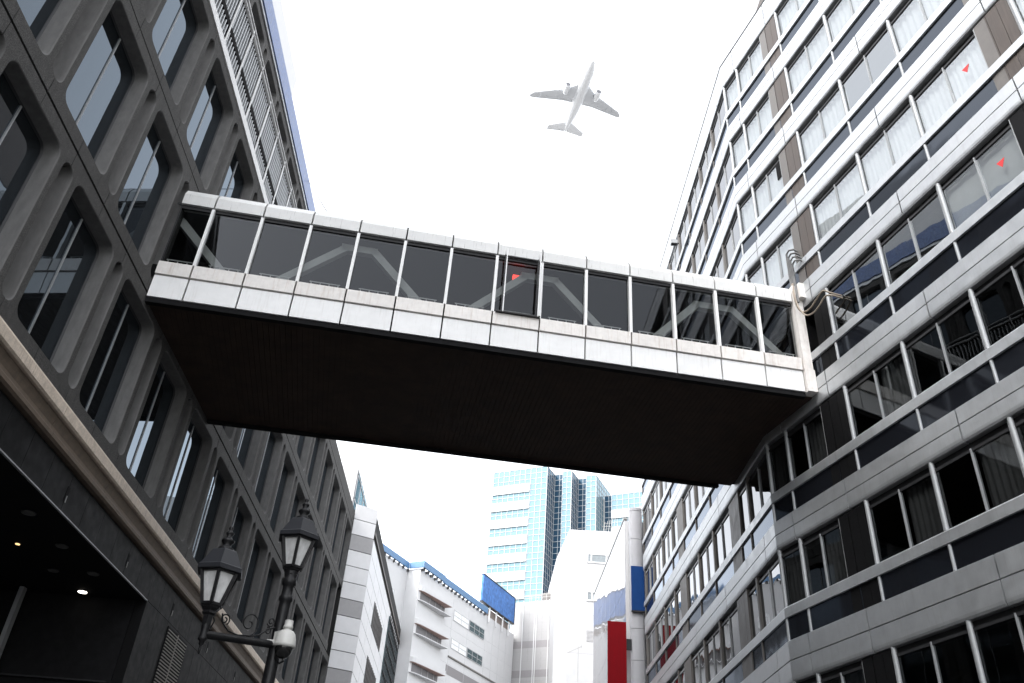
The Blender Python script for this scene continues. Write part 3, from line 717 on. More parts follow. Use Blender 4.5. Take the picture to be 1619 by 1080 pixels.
def spl(pts, n=8):
    P = [Vector(p) for p in pts]; out = []
    for i in range(len(P) - 1):
        p0, p1, p2, p3 = P[max(i-1, 0)], P[i], P[i+1], P[min(i+2, len(P)-1)]
        for k in range(n):
            t = k / n; out.append(0.5 * ((2*p1) + (-p0+p2)*t + (2*p0-5*p1+4*p2-p3)*t*t + (-p0+3*p1-3*p2+p3)*t**3))
    return out + [P[-1]]
for pts, lab in (([(-0.0, .24, 19.1), (-0.08, .3, 18.6), (-0.17, .3, 18.05), (-0.38, .3, 17.72), (-0.72, .3, 17.62), (-1.05, .3, 17.72), (-1.40, .3, 17.80), (-1.60, .2, 17.62), (-1.68, -.1, 17.55)], 'upper of the looping brown cables hanging from the bridge end'),
                 ([(-0.04, .24, 19.1), (-0.13, .32, 18.5), (-0.25, .32, 17.95), (-0.52, .32, 17.50), (-0.86, .32, 17.36), (-1.17, .32, 17.42), (-1.45, .3, 17.56), (-1.64, .2, 17.50), (-1.70, -.1, 17.44)], 'lower, deeper-hanging loop of the brown cables at the bridge end')):
    mb = MB(); mb.tube(spl([nearw(*p) for p in pts]), 0.026, 8)
    tag(part('cable', mb, cable_m, None), lab, 'cable', 'cables looping from the bridge end')
mb = MB(); mb.tube([(-12.9, 37.8, 38.2), (-5.75, 19.15, 18.95)], 0.014, 5)
tag(part('stay_cable', mb, alu_dk, None), 'thin dark stay cable running from the left roof edge down to the bridge roof', 'cable')

# ------------------------------------------------------------------ street lamp with two lanterns, camera dome
PX, PY = -2.52, 10.707
SL = thing('street_lamp', 'black cast iron street lamp with two hexagonal lanterns in front of the concrete building', 'street lamp', (PX, PY, 0.14))
SLZ = 0.14
mb = MB(); mb.lathe([(0.26, 0), (0.26, 0.15), (0.2, 0.2), (0.18, 0.8), (0.13, 0.9), (0.11, 1.0), (0.085, 1.1), (0.078, 3.2), (0.074, 4.0), (0.072, 4.55), (0.07, 4.62), (0.085, 4.64), (0.085, 4.68), (0.07, 4.70), (0.068, 4.82), (0.088, 4.84), (0.088, 4.9), (0.072, 4.92), (0.085, 4.98), (0.085, 5.02)], 20)
part('post', mb, black_iron, SL)
def lantern(base):
    """hexagonal lantern; base = empty at the bottom of its cup, z up"""
    rot = math.atan2(-PY, -PX)        # one corner towards the street centre
    def hexr(r, z): return [(r * math.cos(rot + k * math.pi / 3), r * math.sin(rot + k * math.pi / 3), z) for k in range(6)]
    mb = MB(); mb.lathe([(0.055, -0.12), (0.06, -0.02), (0.09, 0.0), (0.075, 0.03), (0.11, 0.06), (0.118, 0.08), (0.118, 0.10)], 6, rot=rot, smooth=False)
    B = hexr(0.118, 0.10); T = hexr(0.222, 0.46)
    for k in range(6):
        mb.bar(B[k], T[k], 0.035, 0.035); mb.bar(B[k], B[(k+1) % 6], 0.03, 0.03); mb.bar(T[k], T[(k+1) % 6], 0.03, 0.03)
    yield 'lantern', mb.mesh('lantern', black_iron)
    mb = MB(); mb.loft([hexr(0.105, 0.10), hexr(0.205, 0.46)], True, False)
    yield 'lamp_glass', mb.mesh('lamp_glass', frosted)
    mb = MB(); mb.loft([hexr(0.20, 0.455), hexr(0.285, 0.465), hexr(0.285, 0.515), hexr(0.265, 0.53), hexr(0.16, 0.72), hexr(0.145, 0.735), hexr(0.09, 0.745)], True, False, True)
    yield 'lamp_roof', mb.mesh('lamp_roof', mat('dark_grey_lamp_roof', (0.020, 0.021, 0.025), 0.5, spec=0.3))
    mb = MB(); mb.lathe([(0.09, 0.74), (0.095, 0.77), (0.06, 0.79), (0.05, 0.82), (0.075, 0.85), (0.08, 0.87), (0.05, 0.89), (0.03, 0.92), (0.045, 0.95), (0.05, 0.965), (0.03, 0.985), (0.018, 1.0), (0.03, 1.02), (0.022, 1.045), (0.0, 1.06)], 14)
    yield 'finial', mb.mesh('finial', black_iron)
LAN = list(lantern(None))
ax1 = (-3.158 - PX, 9.909 - PY)
for lx, ly_, lz, sc in ((0, 0, 5.10 - SLZ, 1.0), (ax1[0], ax1[1], 4.33 - SLZ, 1.0)):
    root = link('lantern', LAN[0][1], SL, (lx, ly_, lz)); root.scale = (sc,) * 3
    for nm, me in LAN[1:]: link(nm, me, root)
mb = MB(); c = ax1
mb.lathe([(0.0, 3.74), (0.012, 3.75), (0.02, 3.80), (0.012, 3.83), (0.03, 3.85), (0.03, 3.88), (0.052, 3.90), (0.052, 3.92), (0.044, 3.94), (0.044, 4.02), (0.05, 4.05), (0.042, 4.2)], 14, c)
part('lantern_stem', mb, black_iron, SL)
za, zb = 4.10 - SLZ, 4.24 - SLZ
mb = MB(); mb.tube([(ax1[0], ax1[1], za), (0, 0, zb)], 0.045, 12); part('arm', mb, black_iron, SL)
# wrought scrolls standing on the arm
def armpt(t, h): return Vector((ax1[0] * (1-t), ax1[1] * (1-t), za + (zb-za) * t + h))
mb = MB()
def scroll(c_t, c_h, r0, a0, turns, sgn, r1=0.018):
    pts = []; n = 34
    for k in range(n + 1):
        f = k / n; a = a0 + sgn * f * turns * 2 * math.pi; r = r0 + (r1 - r0) * f
        pts.append(armpt(c_t + r * math.cos(a) / 1.02, c_h + r * math.sin(a)))
    return pts
mb.tube(scroll(0.56, 0.20, 0.15, -1.6, 1.5, 1), 0.009, 5); mb.tube(scroll(0.22, 0.20, 0.07, -0.9, 1.4, 1), 0.009, 5)
mb.tube(scroll(0.86, 0.26, 0.06, 3.6, 1.3, 1), 0.009, 5); mb.tube(scroll(0.84, 0.15, 0.045, 2.0, 1.2, -1), 0.009, 5)
mb.tube([armpt(0.17, 0.26), armpt(0.20, 0.16), armpt(0.30, 0.075), armpt(0.44, 0.045), armpt(0.58, 0.06)], 0.01, 5)
mb.tube([armpt(0.58, 0.05), armpt(0.72, 0.08), armpt(0.83, 0.16), armpt(0.98, 0.22)], 0.01, 5)
mb.tube([armpt(0.06, 0.06), armpt(0.09, 0.16), armpt(0.05, 0.24)], 0.009, 5)
part('scrollwork', mb, black_iron, SL)
# dome camera clamped to the post
dirc = Vector((0.62, -0.55, 0)).normalized()
CP = Vector((PX, PY, 4.18)) + dirc * 0.17
SC = thing('security_camera', 'white dome security camera clamped to the street lamp post', 'camera', CP)
mb = MB(); mb.lathe([(0.05, 0.33), (0.05, 0.27), (0.058, 0.262), (0.058, 0.235), (0.045, 0.23), (0.045, 0.215), (0.075, 0.205), (0.105, 0.17), (0.12, 0.12), (0.126, 0.07), (0.130, 0.045), (0.130, 0.015), (0.112, 0.01)], 24); part('housing', mb, white_plastic, SC)
mb = MB(); mb.lathe([(0.105, 0.018), (0.103, -0.02), (0.088, -0.065), (0.06, -0.10), (0.03, -0.115), (0.0, -0.12)], 24); part('dome', mb, dome_glass, SC)
mb = MB(); v = -dirc * 0.17; mb.bar((0, 0, 0.15), (v.x, v.y, 0.15), 0.10, 0.14); mb.box(v.x - 0.10, v.x + 0.10, v.y - 0.09, v.y + 0.09, 0.04, 0.10); part('bracket', mb, white_plastic, SC)
mb = MB(); mb.tube([(0.0, 0.0, -0.10), (0.03, -0.02, -0.15), (-0.02, 0.01, -0.17), (-0.09, 0.05, -0.10), (v.x, v.y, 0.0)], 0.014, 6); part('cable', mb, black_iron, SC)

# ------------------------------------------------------------------ tiled building beyond the concrete block
TBd = thing('tiled_building', 'narrow building clad in white and grey square tiles beyond the concrete block', 'building', (-9.6, 55.3, 0))
d62 = Vector((math.sin(R(62)), math.cos(R(62)), 0)); th62 = math.atan2(d62.y, d62.x); FW = 1.66
PLAN = [(0, 0), (d62.x * FW, d62.y * FW), (d62.x * FW, 31), (-12, 31), (-12, 0.02)]
mb = MB(); mb.prism([(x - 0.05 if x > 0.5 else x, y + 0.06) for x, y in PLAN], 0.1, 24.6); part('wall', mb, joint_m, TBd)
zt = 22.83; k = 0; pitch = 1.085
z = zt + pitch * 2; sidemb = MB()
while z > 0.5:
    idx = round((zt - z) / pitch)
    grey = idx in (0, 4, 8) or (idx > 8 and idx % 4 == 0)
    mb = MB(); mb.box(0.03, FW - 0.02, -0.02, 0.05, z - pitch + 0.05, z); part('tile_panel', mb, grey_tile if grey else white_tile, TBd, (0, 0, 0), th62)
    for j in range(9):
        y0 = d62.y * FW + 3.3 * j
        if z < 23.3: sidemb.box(d62.x * FW - 0.04, d62.x * FW + 0.01, y0 + 0.03, y0 + 3.27, z - pitch + 0.045, z)
    z -= pitch
part('tile_cladding', sidemb, white_tile, TBd)
mb = MB(); xs = d62.x * FW
mb.box(xs - 0.1, xs + 0.05, 0.8, 31, 23.2, 23.45); part('roof_edge', mb, brown_metal, TBd)
for y0, z0 in ((6.0, 18.5), (6.6, 14.9), (16.5, 18.5), (6.0, 11.2)):
    mb = MB(); mb.box(xs + 0.005, xs + 0.03, y0, y0 + 7.0, z0, z0 + 1.75); w = part('window', mb, alu_dk, TBd)
    mb = MB()
    for q in range(9): mb.box(xs + 0.03, xs + 0.06, y0 + 0.4 + 0.78 * q, y0 + 0.48 + 0.78 * q, z0, z0 + 1.75)
    part('frame', mb, brown_metal, w)
mb = MB()
for q in range(11): y = 16.5 + 1.0 * q; mb.box(xs + 0.10, xs + 0.17, y, y + 0.07, 12.5, 22.6)
for q in range(10): mb.box(xs + 0.10, xs + 0.17, 16.5, 26.6, 12.6 + q * 1.05, 12.68 + q * 1.05)
part('steel_screen', mb, alu_dk, TBd)
mb = MB(); mb.box(xs - 0.02, xs + 0.09, 16.4, 26.6, 12.6, 22.3); part('window', mb, g_small, TBd)
# white block behind it with a sliver of blue glass
WBK = thing('white_building', 'plain white block with small brown windows rising behind the tiled building', 'building', (-11, 61.5, 0))
mb = MB(); mb.box(-14, -0.03, 0, 26, 0.1, 30.8); part('wall', mb, white_wall, WBK)
mb = MB(); mb.quad((0.0, 0.3, 22), (0.0, 26, 22), (0.0, 26, 30.6), (0.0, 0.3, 30.6)); part('glass_wall', mb, g_blue, WBK)
mb = MB()
for q in range(12): mb.box(0.0, 0.05, 0.3 + q * 2.1, 0.38 + q * 2.1, 22, 30.6)
for q in range(5): mb.box(0.0, 0.05, 0.3, 26, 22.2 + q * 2.0, 22.28 + q * 2.0)
part('mullion', mb, white_wall, WBK)
for x, z in ((-3.3, 28.6), (-2.5, 28.6), (-3.3, 26.6), (-2.5, 26.6), (-4.6, 24.0), (-3.9, 24.0)):
    mb = MB(); mb.box(x, x + 0.6, -0.04, 0.02, z, z + 1.5); part('window', mb, MATS['taupe_panel'], WBK)

# ------------------------------------------------------------------ white building with balconies
AZB = R(26.5); dB = Vector((math.sin(AZB), math.cos(AZB), 0)); thB = math.atan2(dB.y, dB.x)
BB = thing('balcony_building', 'white building with three stacked balconies and a blue strip along its roof', 'building', (-6, 85, 0), thB)
mb = MB()          # local x along the wall (away), y outwards is -y
mb.box(-2.1, 21.0, 0.0, 14, 0.1, 30.5); mb.box(-30, -2.1, 1.5, 14, 0.1, 30.5)
part('wall', mb, white_wall, BB)
mb = MB()
for z in (27.8, 26.7, 25.0, 23.2, 21.4, 19.6): mb.box(3.9, 21.0, -0.012, 0.0, z, z + 0.035)
for x in (5.3, 9.0, 13.4, 15.2, 17.0, 18.8): mb.box(x, x + 0.04, -0.014, 0.0, 12, 29.7)
part('tile_joint', mb, mat('pale_grey_joint', (0.55, 0.55, 0.56), 0.9), BB)
mb = MB()
for z in (22.2, 18.6): mb.box(5.0, 20.98, -0.010, 0.0, z, z + 0.9)
part('grey_band', mb, mauve_tile, BB)
for z0 in (28.35, 25.15, 21.6, 18.1, 14.6):       # balcony: parapet slab with rounded left end, rusty underside, flat strip below with the opening's shade painted in
    pl = [(-2.09, 0.5), (-2.0, 0.1), (-1.75, -0.2), (-1.3, -0.35), (-0.8, -0.42), (3.6, -0.85), (3.6, -0.012), (-2.09, -0.012 + 0.5)]
    pl = [(-2.05, -0.012), (-1.9, -0.22), (-1.5, -0.36), (-0.8, -0.45), (3.6, -0.85), (3.6, -0.012)]
    b = MB(); b.prism(pl, z0, z0 + 0.45); bo = part('balcony', b, white_wall, BB)
    b = MB(); b.prism([(x * 0.995 + .01, y + 0.02 if y < -0.1 else y) for x, y in pl], z0 - 0.04, z0 - 0.003); part('slab', b, mat('rusty_balcony_edge', (0.36, 0.25, 0.22), 0.8) if 'rusty_balcony_edge' not in MATS else MATS['rusty_balcony_edge'], bo)
    b = MB(); b.box(-1.6, 3.55, -0.016, 0.0, z0 - 0.86, z0 - 0.042); part('recess', b, mat('shaded_recess', (0.16, 0.155, 0.16), 0.8) if 'shaded_recess' not in MATS else MATS['shaded_recess'], bo)
    b = MB()
    for q in range(3): b.box(0.3 + q * 1.2, 0.36 + q * 1.2, -0.05, -0.016, z0 - 0.86, z0 - 0.045)
    part('railing', b, grey_tile, bo)
    b = MB(); b.prism([(x, y) for x, y in pl], z0 - 0.98, z0 - 0.90); part('parapet_cap', b, white_wall, bo)
def swin(x0, x1, z0, z1, parent, frame=white_wall, glass=g_small, nx=3, nz=2):
    b = MB(); b.quad((x0, -0.03, z0), (x1, -0.03, z0), (x1, -0.03, z1), (x0, -0.03, z1)); p = MB()
    for q in range(nx + 1): xx = x0 + (x1 - x0) * q / nx; p.box(xx - .04, xx + .04, -0.07, -0.015, z0 - .04, z1 + .04)
    for q in range(nz + 1): zz = z0 + (z1 - z0) * q / nz; p.box(x0 + .04, x1 - .04, -0.065, -0.015, zz - .035, zz + .035)
    w = part('window', p, frame, parent); part('pane', b, glass, w); return w
for z0, z1 in ((27.7, 28.74), (24.88, 25.83), (20.9, 21.85)): swin(9.3, 12.95, z0, z1, BB, alu, nx=3)
for z0, z1 in ((27.7, 28.74), (24.88, 25.83)): swin(5.6, 9.1, z0, z1, BB, white_wall, glass=mat('white_blind', (0.74, 0.75, 0.76), 0.6) if 'white_blind' not in MATS else MATS['white_blind'], nx=2)
for z0, z1 in ((26.7, 27.8), (24.1, 25.1), (20.6, 21.6)):
    w = swin(-7.6, -4.1, z0, z1, BB, white_wall, glass=MATS['white_blind'], nx=2); w.location.y = 1.5
mb = MB(); mb.box(5.2, 20.9, -0.12, -0.012, 23.86, 24.0); part('ledge', mb, MATS['taupe_panel'], BB)
for x0, x1, y, z0, z1 in ((-26, -2.3, 1.25, 30.55, 31.15), (-2.3, 2.3, -0.45, 30.55, 31.2), (2.31, 13.0, -0.30, 30.55, 31.2)):
    mb = MB(); mb.box(x0, x1, y, y + 0.18, z0, z1); f = part('roof_sign_strip', mb, roof_blue, BB)
    mb = MB(); x = x0 + 0.3
    while x < x1: mb.box(x, x + 0.12, y + 0.05, y + 0.5, z0 - 0.28, z0 - 0.003); x += 0.9
    part('strip_bracket', mb, alu_dk, f)
mb = MB(); mb.box(-2.3, -2.12, -0.26, 1.24, 30.56, 31.18); part('roof_sign_strip', mb, roof_blue, BB)
BL = thing('billboard', 'weathered blue billboard on posts over the roof of the balcony building', 'billboard', tuple(Vector((-6, 85, 29.7)) + dB * 11.27), thB)
mb = MB(); mb.box(0, 8.8, -0.3, -0.05, 1.85, 4.8); part('board', mb, bill_m, BL)
mb = MB(); mb.box(-0.05, 8.85, -0.35, 0.0, 4.805, 4.92); mb.box(-0.05, 8.85, -0.35, 0.0, 1.72, 1.845); mb.box(8.805, 8.9, -0.35, 0, 1.72, 4.92); part('frame', mb, alu_dk, BL)
mb = MB()
for x in (2.2, 4.0, 5.8, 7.5): mb.box(x, x + 0.14, -0.30, -0.16, 0, 1.715)
part('post', mb, white_wall, BL)
mb = MB(); mb.box(1.8, 8.6, 0.1, 0.3, 0.05, 1.7)
part('rear_frame', mb, mat('brown_grid', (0.22, 0.18, 0.16), 0.7), BL)

# ------------------------------------------------------------------ grey panelled building
AZG = R(-61.7); dG = -Vector((math.sin(AZG), math.cos(AZG), 0)); thG = math.atan2(dG.y, dG.x)
GB = thing('grey_panel_building', 'pale grey panelled building with two darker grey bands left of the white building', 'building', (3.4, 104.2, 0), thG)
mb = MB(); mb.box(-0.4, 7.5, 0.0, 12, 0.1, 34.45); part('wall', mb, mauve_tile if False else mat('pale_grey_panel', (0.30, 0.296, 0.296), 0.6, var=0.03), GB)
mb = MB()
for z in (28.93, 25.6, 22.0, 18.5): mb.box(-0.39, 7.49, -0.012, -0.001, z, z + 0.82)
part('grey_band', mb, mauve_tile, GB)
mb = MB()
for x in (1.06, 2.6, 2.85, 4.45): mb.box(x, x + 0.09, -0.06, -0.013, 10, 34.5)
part('pilaster', mb, white_wall, GB)
mb = MB()
for z in [12 + 1.1 * q for q in range(21)]: mb.box(-0.39, 7.49, -0.008, 0.0, z, z + 0.025)
for x in (0.3, 1.9, 3.6, 5.2, 6.1): mb.box(x, x + 0.03, -0.008, 0.0, 10, 34.4)
part('panel_joint', mb, joint_lt, GB)
mb = MB()
for z in (34.9, 35.25): mb.box(1.0, 5.4, 0.1, 0.14, z, z + 0.04)
for x in (1.0, 2.0, 3.0, 4.0, 5.3): mb.box(x, x + 0.05, 0.1, 0.15, 34.45, 35.3)
part('roof_railing', mb, rust, GB)
mb = MB(); mb.box(3.4, 4.8, 0.4, 1.4, 34.45, 35.5); part('rooftop_unit', mb, MATS['taupe_panel'], GB)

# ------------------------------------------------------------------ white building with few windows
WB = thing('white_slab_building', 'tall blank white building with a few small windows in front of the glass tower', 'building', (8, 95, 0))
mb = MB(); pl = [(-0.5, 0.1), (0.9, -0.02), (12, 0.5), (12, 14), (-0.5, 14)]
a = [(-0.45, 37.2), (0.04, 38.9), (0.86, 40.7), (12, 41.0)]
ids0 = [mb.vert(p) for p in ((-0.5, 0.35, 0.1), (0.9, 0, 0.1), (12, 0, 0.1), (12, 14, 0.1), (-0.5, 14, 0.1))]
ids1 = [mb.vert(p) for p in ((-0.5, 0.35, 37.2), (0.9, 0, 40.7), (12, 0, 41.0), (12, 14, 41.0), (-0.5, 14, 37.2), (0.9, 14, 40.7))]
mb.face([ids0[0], ids0[1], ids1[1], ids1[0]]); mb.face([ids0[1], ids0[2], ids1[2], ids1[1]]); mb.face([ids0[2], ids0[3], ids1[3], ids1[2]])
mb.face([ids0[4], ids0[0], ids1[0], ids1[4]]); mb.face([ids1[0], ids1[1], ids1[5], ids1[4]]); mb.face([ids1[1], ids1[2], ids1[3], ids1[5]]); mb.face([ids0[3], ids0[4], ids1[4], ids1[5], ids1[3]])
part('wall', mb, mat('slab_white_paint', (0.37, 0.37, 0.375), 0.7, var=0.04, scale=0.3, streak=0.12, streak_col=(0.36, 0.355, 0.35)), WB)
def wwin(x0, x1, z0, z1, split):
    b = MB(); b.quad((x0, -0.03, z0), (x1, -0.03, z0), (x1, -0.03, z1), (x0, -0.03, z1)); p = MB()
    for xx in (x0, split, x1): p.box(xx - .07, xx + .07, -0.10, -0.005, z0 - .07, z1 + .07)
    for zz in (z0, z1): p.box(x0, x1, -0.09, -0.005, zz - .07, zz + .07)
    w = part('window', p, white_wall, WB); part('pane', b, mat('grey_pane', (0.16, 0.18, 0.19), 0.2) if 'grey_pane' not in MATS else MATS['grey_pane'], w)
wwin(3.05, 5.25, 36.9, 37.9, 3.5); wwin(3.05, 5.25, 32.45, 33.45, 3.6)
mb = MB()
for q in range(9): mb.box(3.05, 4.3, -0.06, -0.005, 27.95 + q * 0.14, 28.04 + q * 0.14)
part('vent', mb, grey_tile, WB)
mb = MB()
for z in (35.0, 30.8, 26.6): mb.box(0.95, 12, -0.008, 0, z, z + 0.035)
part('panel_joint', mb, joint_lt, WB)
mb = MB()
for q in range(5): mb.tube([(4.9 + 0.3 * q, 0.3, 40.8), (5.15 + 0.3 * q, 0.3, 42.1 + 0.15 * q)], 0.03, 5)
mb.box(4.8, 6.6, 0.25, 0.3, 41.5, 41.55); part('roof_railing', mb, rust, WB)
AN = thing('antenna', 'thin rooftop television antenna on a mast before the white building', 'antenna', (9.0, 84, 20.0))
mb = MB(); mb.tube([(0, 0, 0), (0, 0, 4.45)], 0.035, 6); part('mast', mb, rust, AN)
mb = MB(); mb.tube([(-0.95, 0.3, 3.8), (0.3, -0.1, 4.35)], 0.022, 5)
for q in range(8):
    f = q / 7; p = Vector((-0.95, 0.3, 3.8)).lerp(Vector((0.3, -0.1, 4.35)), f); mb.tube([p + Vector((-.05, -.22, 0)), p + Vector((.05, .22, 0))], 0.015, 4)
mb.tube([(0.3, -0.1, 4.1), (0.3, -0.1, 4.6)], 0.015, 4)
part('aerial', mb, rust, AN)
mb = MB(); mb.box(-1.2, 2.5, -0.3, 6, -20, 0); tag(part('low_building', mb, white_wall, None, (9.0, 84, 20.0)), 'low flat white roof under the television antenna', 'building')

# ------------------------------------------------------------------ mirror-clad building with sign column and banners
MBd = thing('mirror_building', 'low building clad in square mirror panels beyond the right office building', 'building', (7.6, 46.9, 0))
mb = MB(); mb.box(0.03, 9, 0.0, 14.1, 0.1, 21.7); part('wall', mb, white_wall, MBd)
zz = 21.8; pz = 2.05
while zz > 1:
    for j in range(7):
        mb = MB(); y0 = 2.03 * j; mb.box(0.0, 0.03, y0 + 0.02, y0 + 2.01, zz - pz + 0.02, zz)
        part('mirror_panel', mb, g_mirror, MBd)
    zz -= pz
mb = MB(); mb.box(-0.03, 0.2, 0, 14.1, 21.81, 21.9); part('roof_edge', mb, rust, MBd)
mb = MB()
for q in range(4): mb.tube([(0.3, 1.5 + q * .6, 21.9), (0.35, 1.4 + q * .7, 22.8)], 0.03, 5)
mb.tube([(0.3, 1.2, 22.3), (0.35, 4.0, 22.6)], 0.025, 5); part('roof_railing', mb, rust, MBd)
SP = thing('sign_column', 'tall rounded grey panelled column with a plain blue sign panel at the office corner', 'sign column', (8.17, 46.5, 0))
zs = [22.28, 22.08, 20.35, 18.72, 16.95, 15.3, 13.63, 11.9, 10.2, 8.5, 6.8, 5.1, 3.4, 1.7, 0.1]
for z1, z0 in zip(zs, zs[1:]):
    mb = MB(); n = 14; ring = lambda z, e=0: [(0.39 * (abs(math.cos(t))**0.6) * (1 if math.cos(t) > 0 else -1), 0.33 * (abs(math.sin(t))**0.6) * (1 if math.sin(t) > 0 else -1), z) for t in [2 * math.pi * (k + .5) / n for k in range(n)]]
    mb.loft([ring(z0 + 0.012), ring(z1 - 0.012)], True, True, True); part('column_panel', mb, mat('pale_mauve_metal', (0.40, 0.40, 0.42), 0.4, var=0.04) if 'pale_mauve_metal' not in MATS else MATS['pale_mauve_metal'], SP)
mb = MB(); mb.box(-0.36, 0.36, -0.45, -0.33, 16.22, 18.70); so = part('sign_panel', mb, blue_m, SP)
mb = MB(); mb.box(-0.38, 0.38, -0.47, -0.33, 16.13, 16.215); part('frame', mb, alu_dk, so)
mb = MB(); mb.box(-0.39, 0.9, -0.05, 0.2, 17.55, 17.9) if False else None
for z in (18.05, 17.2, 16.7): mb.box(0.35, 0.75, 0.0, 0.2, z, z + 0.32)
part('bracket', mb, sill_metal, SP)
RBn = thing('red_banner', 'plain dark red vertical banner hanging beside the sign column', 'banner', (7.02, 46.3, 0))
mb = MB(); mb.box(-0.5, 0.5, -0.06, 0.06, 11.0, 15.6); part('banner_panel', mb, red_m, RBn)
mb = MB(); mb.box(0.51, 0.78, -0.05, 0.05, 14.15, 14.72); part('bracket', mb, alu_dk, RBn)
mb = MB(); mb.box(-0.16, 0.16, -0.14, 0.10, -0.2, 0.06); mb.cur = 1; mb.box(-0.14, 0.14, -0.16, 0.0, -0.24, -0.2); mb.tube([(0.1, 0.1, 0), (0.3, 0.2, 0.1)], 0.03, 6)
tag(part('floodlight', mb, [alu, alu_dk], None, (7.98, 32.5, 30.85)), 'small grey floodlight fixed under the top row of far windows on the office wall', 'light')

# ------------------------------------------------------------------ blue glass tower far behind
AZT = R(-64.5); dT = -Vector((math.sin(AZT), math.cos(AZT), 0)); thT = math.atan2(dT.y, dT.x)
TW = thing('glass_tower', 'tall stepped blue glass tower with white floor bands, far beyond the street', 'tower', (0, 210, 0), thT)
FH = 4.72
def tower_face(x0, x1, y, z0, top, white_to=None, m=g_blue, ln=0.10, grid=1.55, hgrid=1.57):
    """front faces (looking to -y): glass, white spandrel bands up to white_to, white mullion grid"""
    b = MB(); b.quad((x0, y, z0), (x1, y, z0), (x1, y, top), (x0, y, top)); part('glass_wall', b, m, TW)
    b = MB(); n = max(1, round((x1 - x0) / grid))
    for k in range(n + 1): xx = x0 + (x1 - x0) * k / n; b.box(xx - ln/2, xx + ln/2, y - 0.12, y - 0.01, z0, top)
    z = top
    while z > z0: b.box(x0, x1, y - 0.10, y - 0.015, z - ln, z); z -= hgrid
    part('mullion', b, tower_white, TW)
    if white_to:
        z = top - FH
        while z > z0 + 4:
            b = MB(); b.box(x0 - 0.05, white_to, y - 0.35, y - 0.13, z - 2.1, z + 0.15); s = part('spandrel_band', b, tower_white, TW); z -= FH
            b = MB(); b.box(x0, white_to, y - 0.34, y - 0.13, z + FH + 0.155, z + FH + 0.32); part('shadow_gap', b, grey_tile, s)
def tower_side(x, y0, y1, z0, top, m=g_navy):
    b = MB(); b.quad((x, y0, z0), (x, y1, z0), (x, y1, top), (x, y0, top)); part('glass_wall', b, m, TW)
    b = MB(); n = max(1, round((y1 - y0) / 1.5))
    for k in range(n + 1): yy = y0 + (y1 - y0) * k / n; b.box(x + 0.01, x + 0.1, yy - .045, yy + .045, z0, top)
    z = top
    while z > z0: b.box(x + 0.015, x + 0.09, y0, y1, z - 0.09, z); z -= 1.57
    part('mullion', b, grey_tile, TW)  # side grid greyed, the side's shade put into its colour
ZB, ZT_ = 40.0, 102.7
tower_face(-1.2, 14.25, 0.0, ZB, ZT_, white_to=9.5); tower_side(14.25, 0.0, 5.6, ZB, ZT_)
tower_face(14.3, 17.0, 5.6, ZB, ZT_ , m=g_navy); tower_face(17.0, 19.5, 4.3, ZB, ZT_); tower_side(19.5, 4.3, 9.6, ZB, ZT_)
tower_face(19.5, 22.2, 9.6, ZB, ZT_, m=g_navy); tower_face(22.2, 24.9, 8.4, ZB, ZT_); tower_side(24.9, 8.4, 24, ZB, ZT_, m=g_blue)
tower_face(25.2, 27.6, 15.0, ZB, 99.4, m=g_navy); tower_face(27.6, 41.6, 13.5, ZB, 98.8, white_to=36.0); tower_side(41.6, 13.5, 30, ZB, 98.8)
mb = MB(); mb.box(-1.0, 14.2, 0.05, 30, 0.1, 102.6); mb.box(14.2, 19.4, 5.7, 30, 0.1, 102.6); mb.box(19.4, 24.8, 9.7, 30, 0.1, 102.6); mb.box(24.8, 41.5, 15.1, 30, 0.1, 98.7); mb.box(17.05, 19.45, 4.35, 5.7, 0.1, 102.6); mb.box(22.25, 24.85, 8.45, 9.7, 0.1, 102.6); mb.box(27.65, 41.55, 13.55, 15.1, 0.1, 98.7)
part('wall', mb, white_wall, TW)
mb = MB(); mb.lathe([(0.0, 2.6), (0.5, 2.5), (0.75, 2.0), (0.5, 1.4), (0.12, 1.3), (0.12, 0)], 12, (33, 18)); mb.tube([(30, 17, 0), (30, 17, 4)], 0.08, 5)
part('roof_antenna', mb, rust, TW, (0, 0, 98.8))

# ------------------------------------------------------------------ aeroplane
SCL = 0.92
AH = Vector((16.47 - 24.0, 244.2 - 205.5, 0)); nose = Vector((23.95, 205.4, 276.0))
AP = thing('airplane', 'white twin engine passenger jet flying overhead in the bright sky', 'airplane', nose, math.atan2(AH.y, AH.x))
# local x: nose to tail, y: starboard/port, z up
LEN = 39.5
st = [(0.0, 0.02, -0.55), (0.35, 0.42, -0.5), (1.0, 0.85, -0.35), (2.2, 1.35, -0.15), (3.8, 1.75, 0.0), (5.5, 2.25, 0.05), (12, 2.36, 0.05), (20, 2.36, 0.05), (25, 2.25, 0.10), (29, 1.9, 0.35), (33, 1.15, 0.75), (36.5, 0.7, 1.1), (38.6, 0.38, 1.3), (39.5, 0.1, 1.35)]
mb = MB(); n = 24
mb.loft([[(x, r * math.cos(2*math.pi*k/n), zc + r * 1.04 * math.sin(2*math.pi*k/n)) for k in range(n)] for x, r, zc in st], True, True, True)
part('fuselage', mb, plane_white, AP)
mb = MB(); mb.loft([[(x, r * math.cos(math.pi + math.pi*k/10), -1.15 + h * math.sin(math.pi + math.pi*k/10) * 1.0) for k in range(11)] for x, r, h in ((11.2, 0.3, 0.3), (12.8, 1.6, 0.9), (16, 2.0, 1.05), (20, 2.0, 1.05), (22.5, 1.4, 0.9), (24.5, 0.3, 0.4))], False, True); part('belly_fairing', mb, plane_grey, AP)
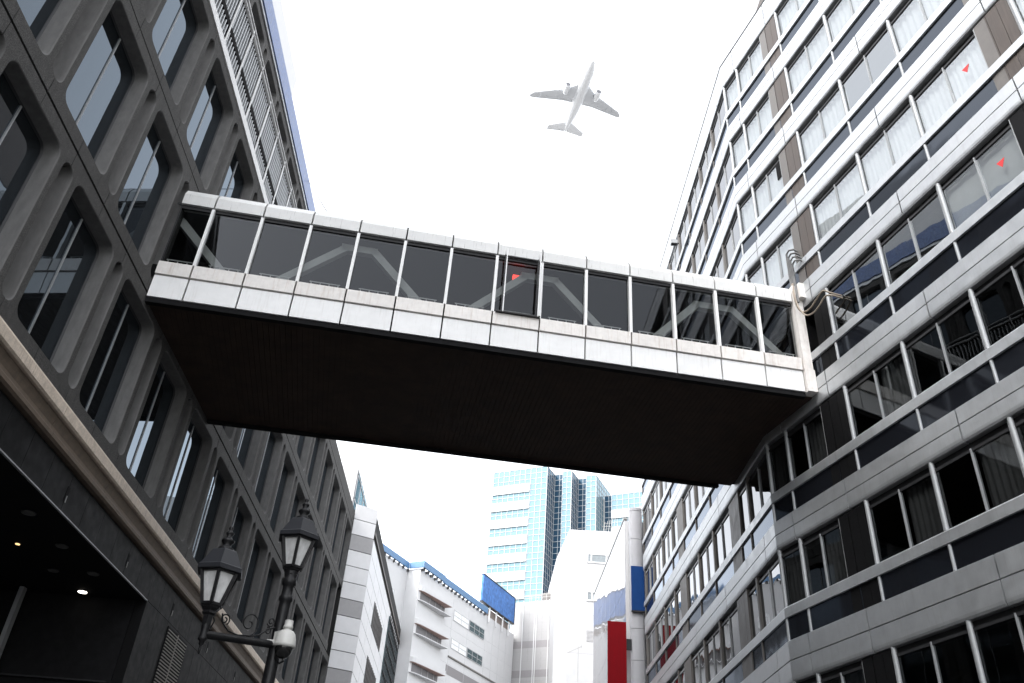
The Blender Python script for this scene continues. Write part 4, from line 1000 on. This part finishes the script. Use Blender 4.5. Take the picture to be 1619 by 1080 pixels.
def foil(stations):
    """stations: (y, x_lead, chord, z, thickness) -> closed wing mesh"""
    b = MB(); rings = []
    for y, xl, c, z, t in stations:
        pr = [(0, 0), (0.05, .45), (0.2, .9), (0.4, 1), (0.7, .6), (1, .03), (0.7, -.35), (0.4, -.6), (0.2, -.55), (0.05, -.35)]
        rings.append([(xl + c * u, y, z + t * v) for u, v in pr])
    b.loft(rings, True, True, True); return b
for sgn in (1, -1):
    part('wing', foil([(sgn*1.5, 11.6, 10.0, -0.9, 0.7), (sgn*6.2, 15.8, 6.2, -0.45, 0.45), (sgn*17.6, 22.2, 2.7, 0.75, 0.13), (sgn*18.9, 23.9, 1.0, 0.9, 0.06)]), plane_grey, AP)
    for y, xx in ((4.0, 20.4), (8.6, 21.3), (12.4, 22.6), (15.0, 23.4)):
        b = MB(); b.tube([(xx - 2.2, sgn*y, -0.75 + y*.07), (xx - 1.0, sgn*y, -1.0 + y*.07), (xx + 0.6, sgn*y, -0.7 + y*.07)], [0.05, 0.22, 0.04], 8); part('flap_fairing', b, plane_grey, AP)
    b = MB(); b.lathe([(0.95, -2.0), (1.1, -1.9), (1.2, -1.2), (1.18, 0.3), (1.0, 1.9), (0.7, 2.7), (0.55, 2.8)], 20, caps=False)
    b.v = [(z + 14.8, y + sgn*6.3, x - 1.75) for x, y, z in b.v]; en = part('engine', b, plane_white, AP)
    b = MB(); b.lathe([(0.94, -1.9), (0.94, -1.3), (0.25, -1.2), (0.02, -1.6)], 20); b.v = [(z + 14.8, y + sgn*6.3, x - 1.75) for x, y, z in b.v]; part('fan', b, plane_dark, en)
    b = MB(); b.bar((13.2, sgn*6.3, -1.2), (17.5, sgn*6.3, -0.55), 0.55, 0.22); part('pylon', b, plane_grey, en)
    part('tailplane', foil([(sgn*0.5, 32.8, 5.6, 0.95, 0.28), (sgn*7.6, 37.6, 2.1, 1.5, 0.1)]), plane_white, AP)
b = foil([(1.6, 30.5, 7.6, 0, 0.22), (4.2, 34.2, 4.8, 0, 0.18), (8.3, 38.3, 2.4, 0, 0.09)]); b.v = [(x, z, y) for x, y, z in b.v]; part('tail_fin', b, plane_white, AP)
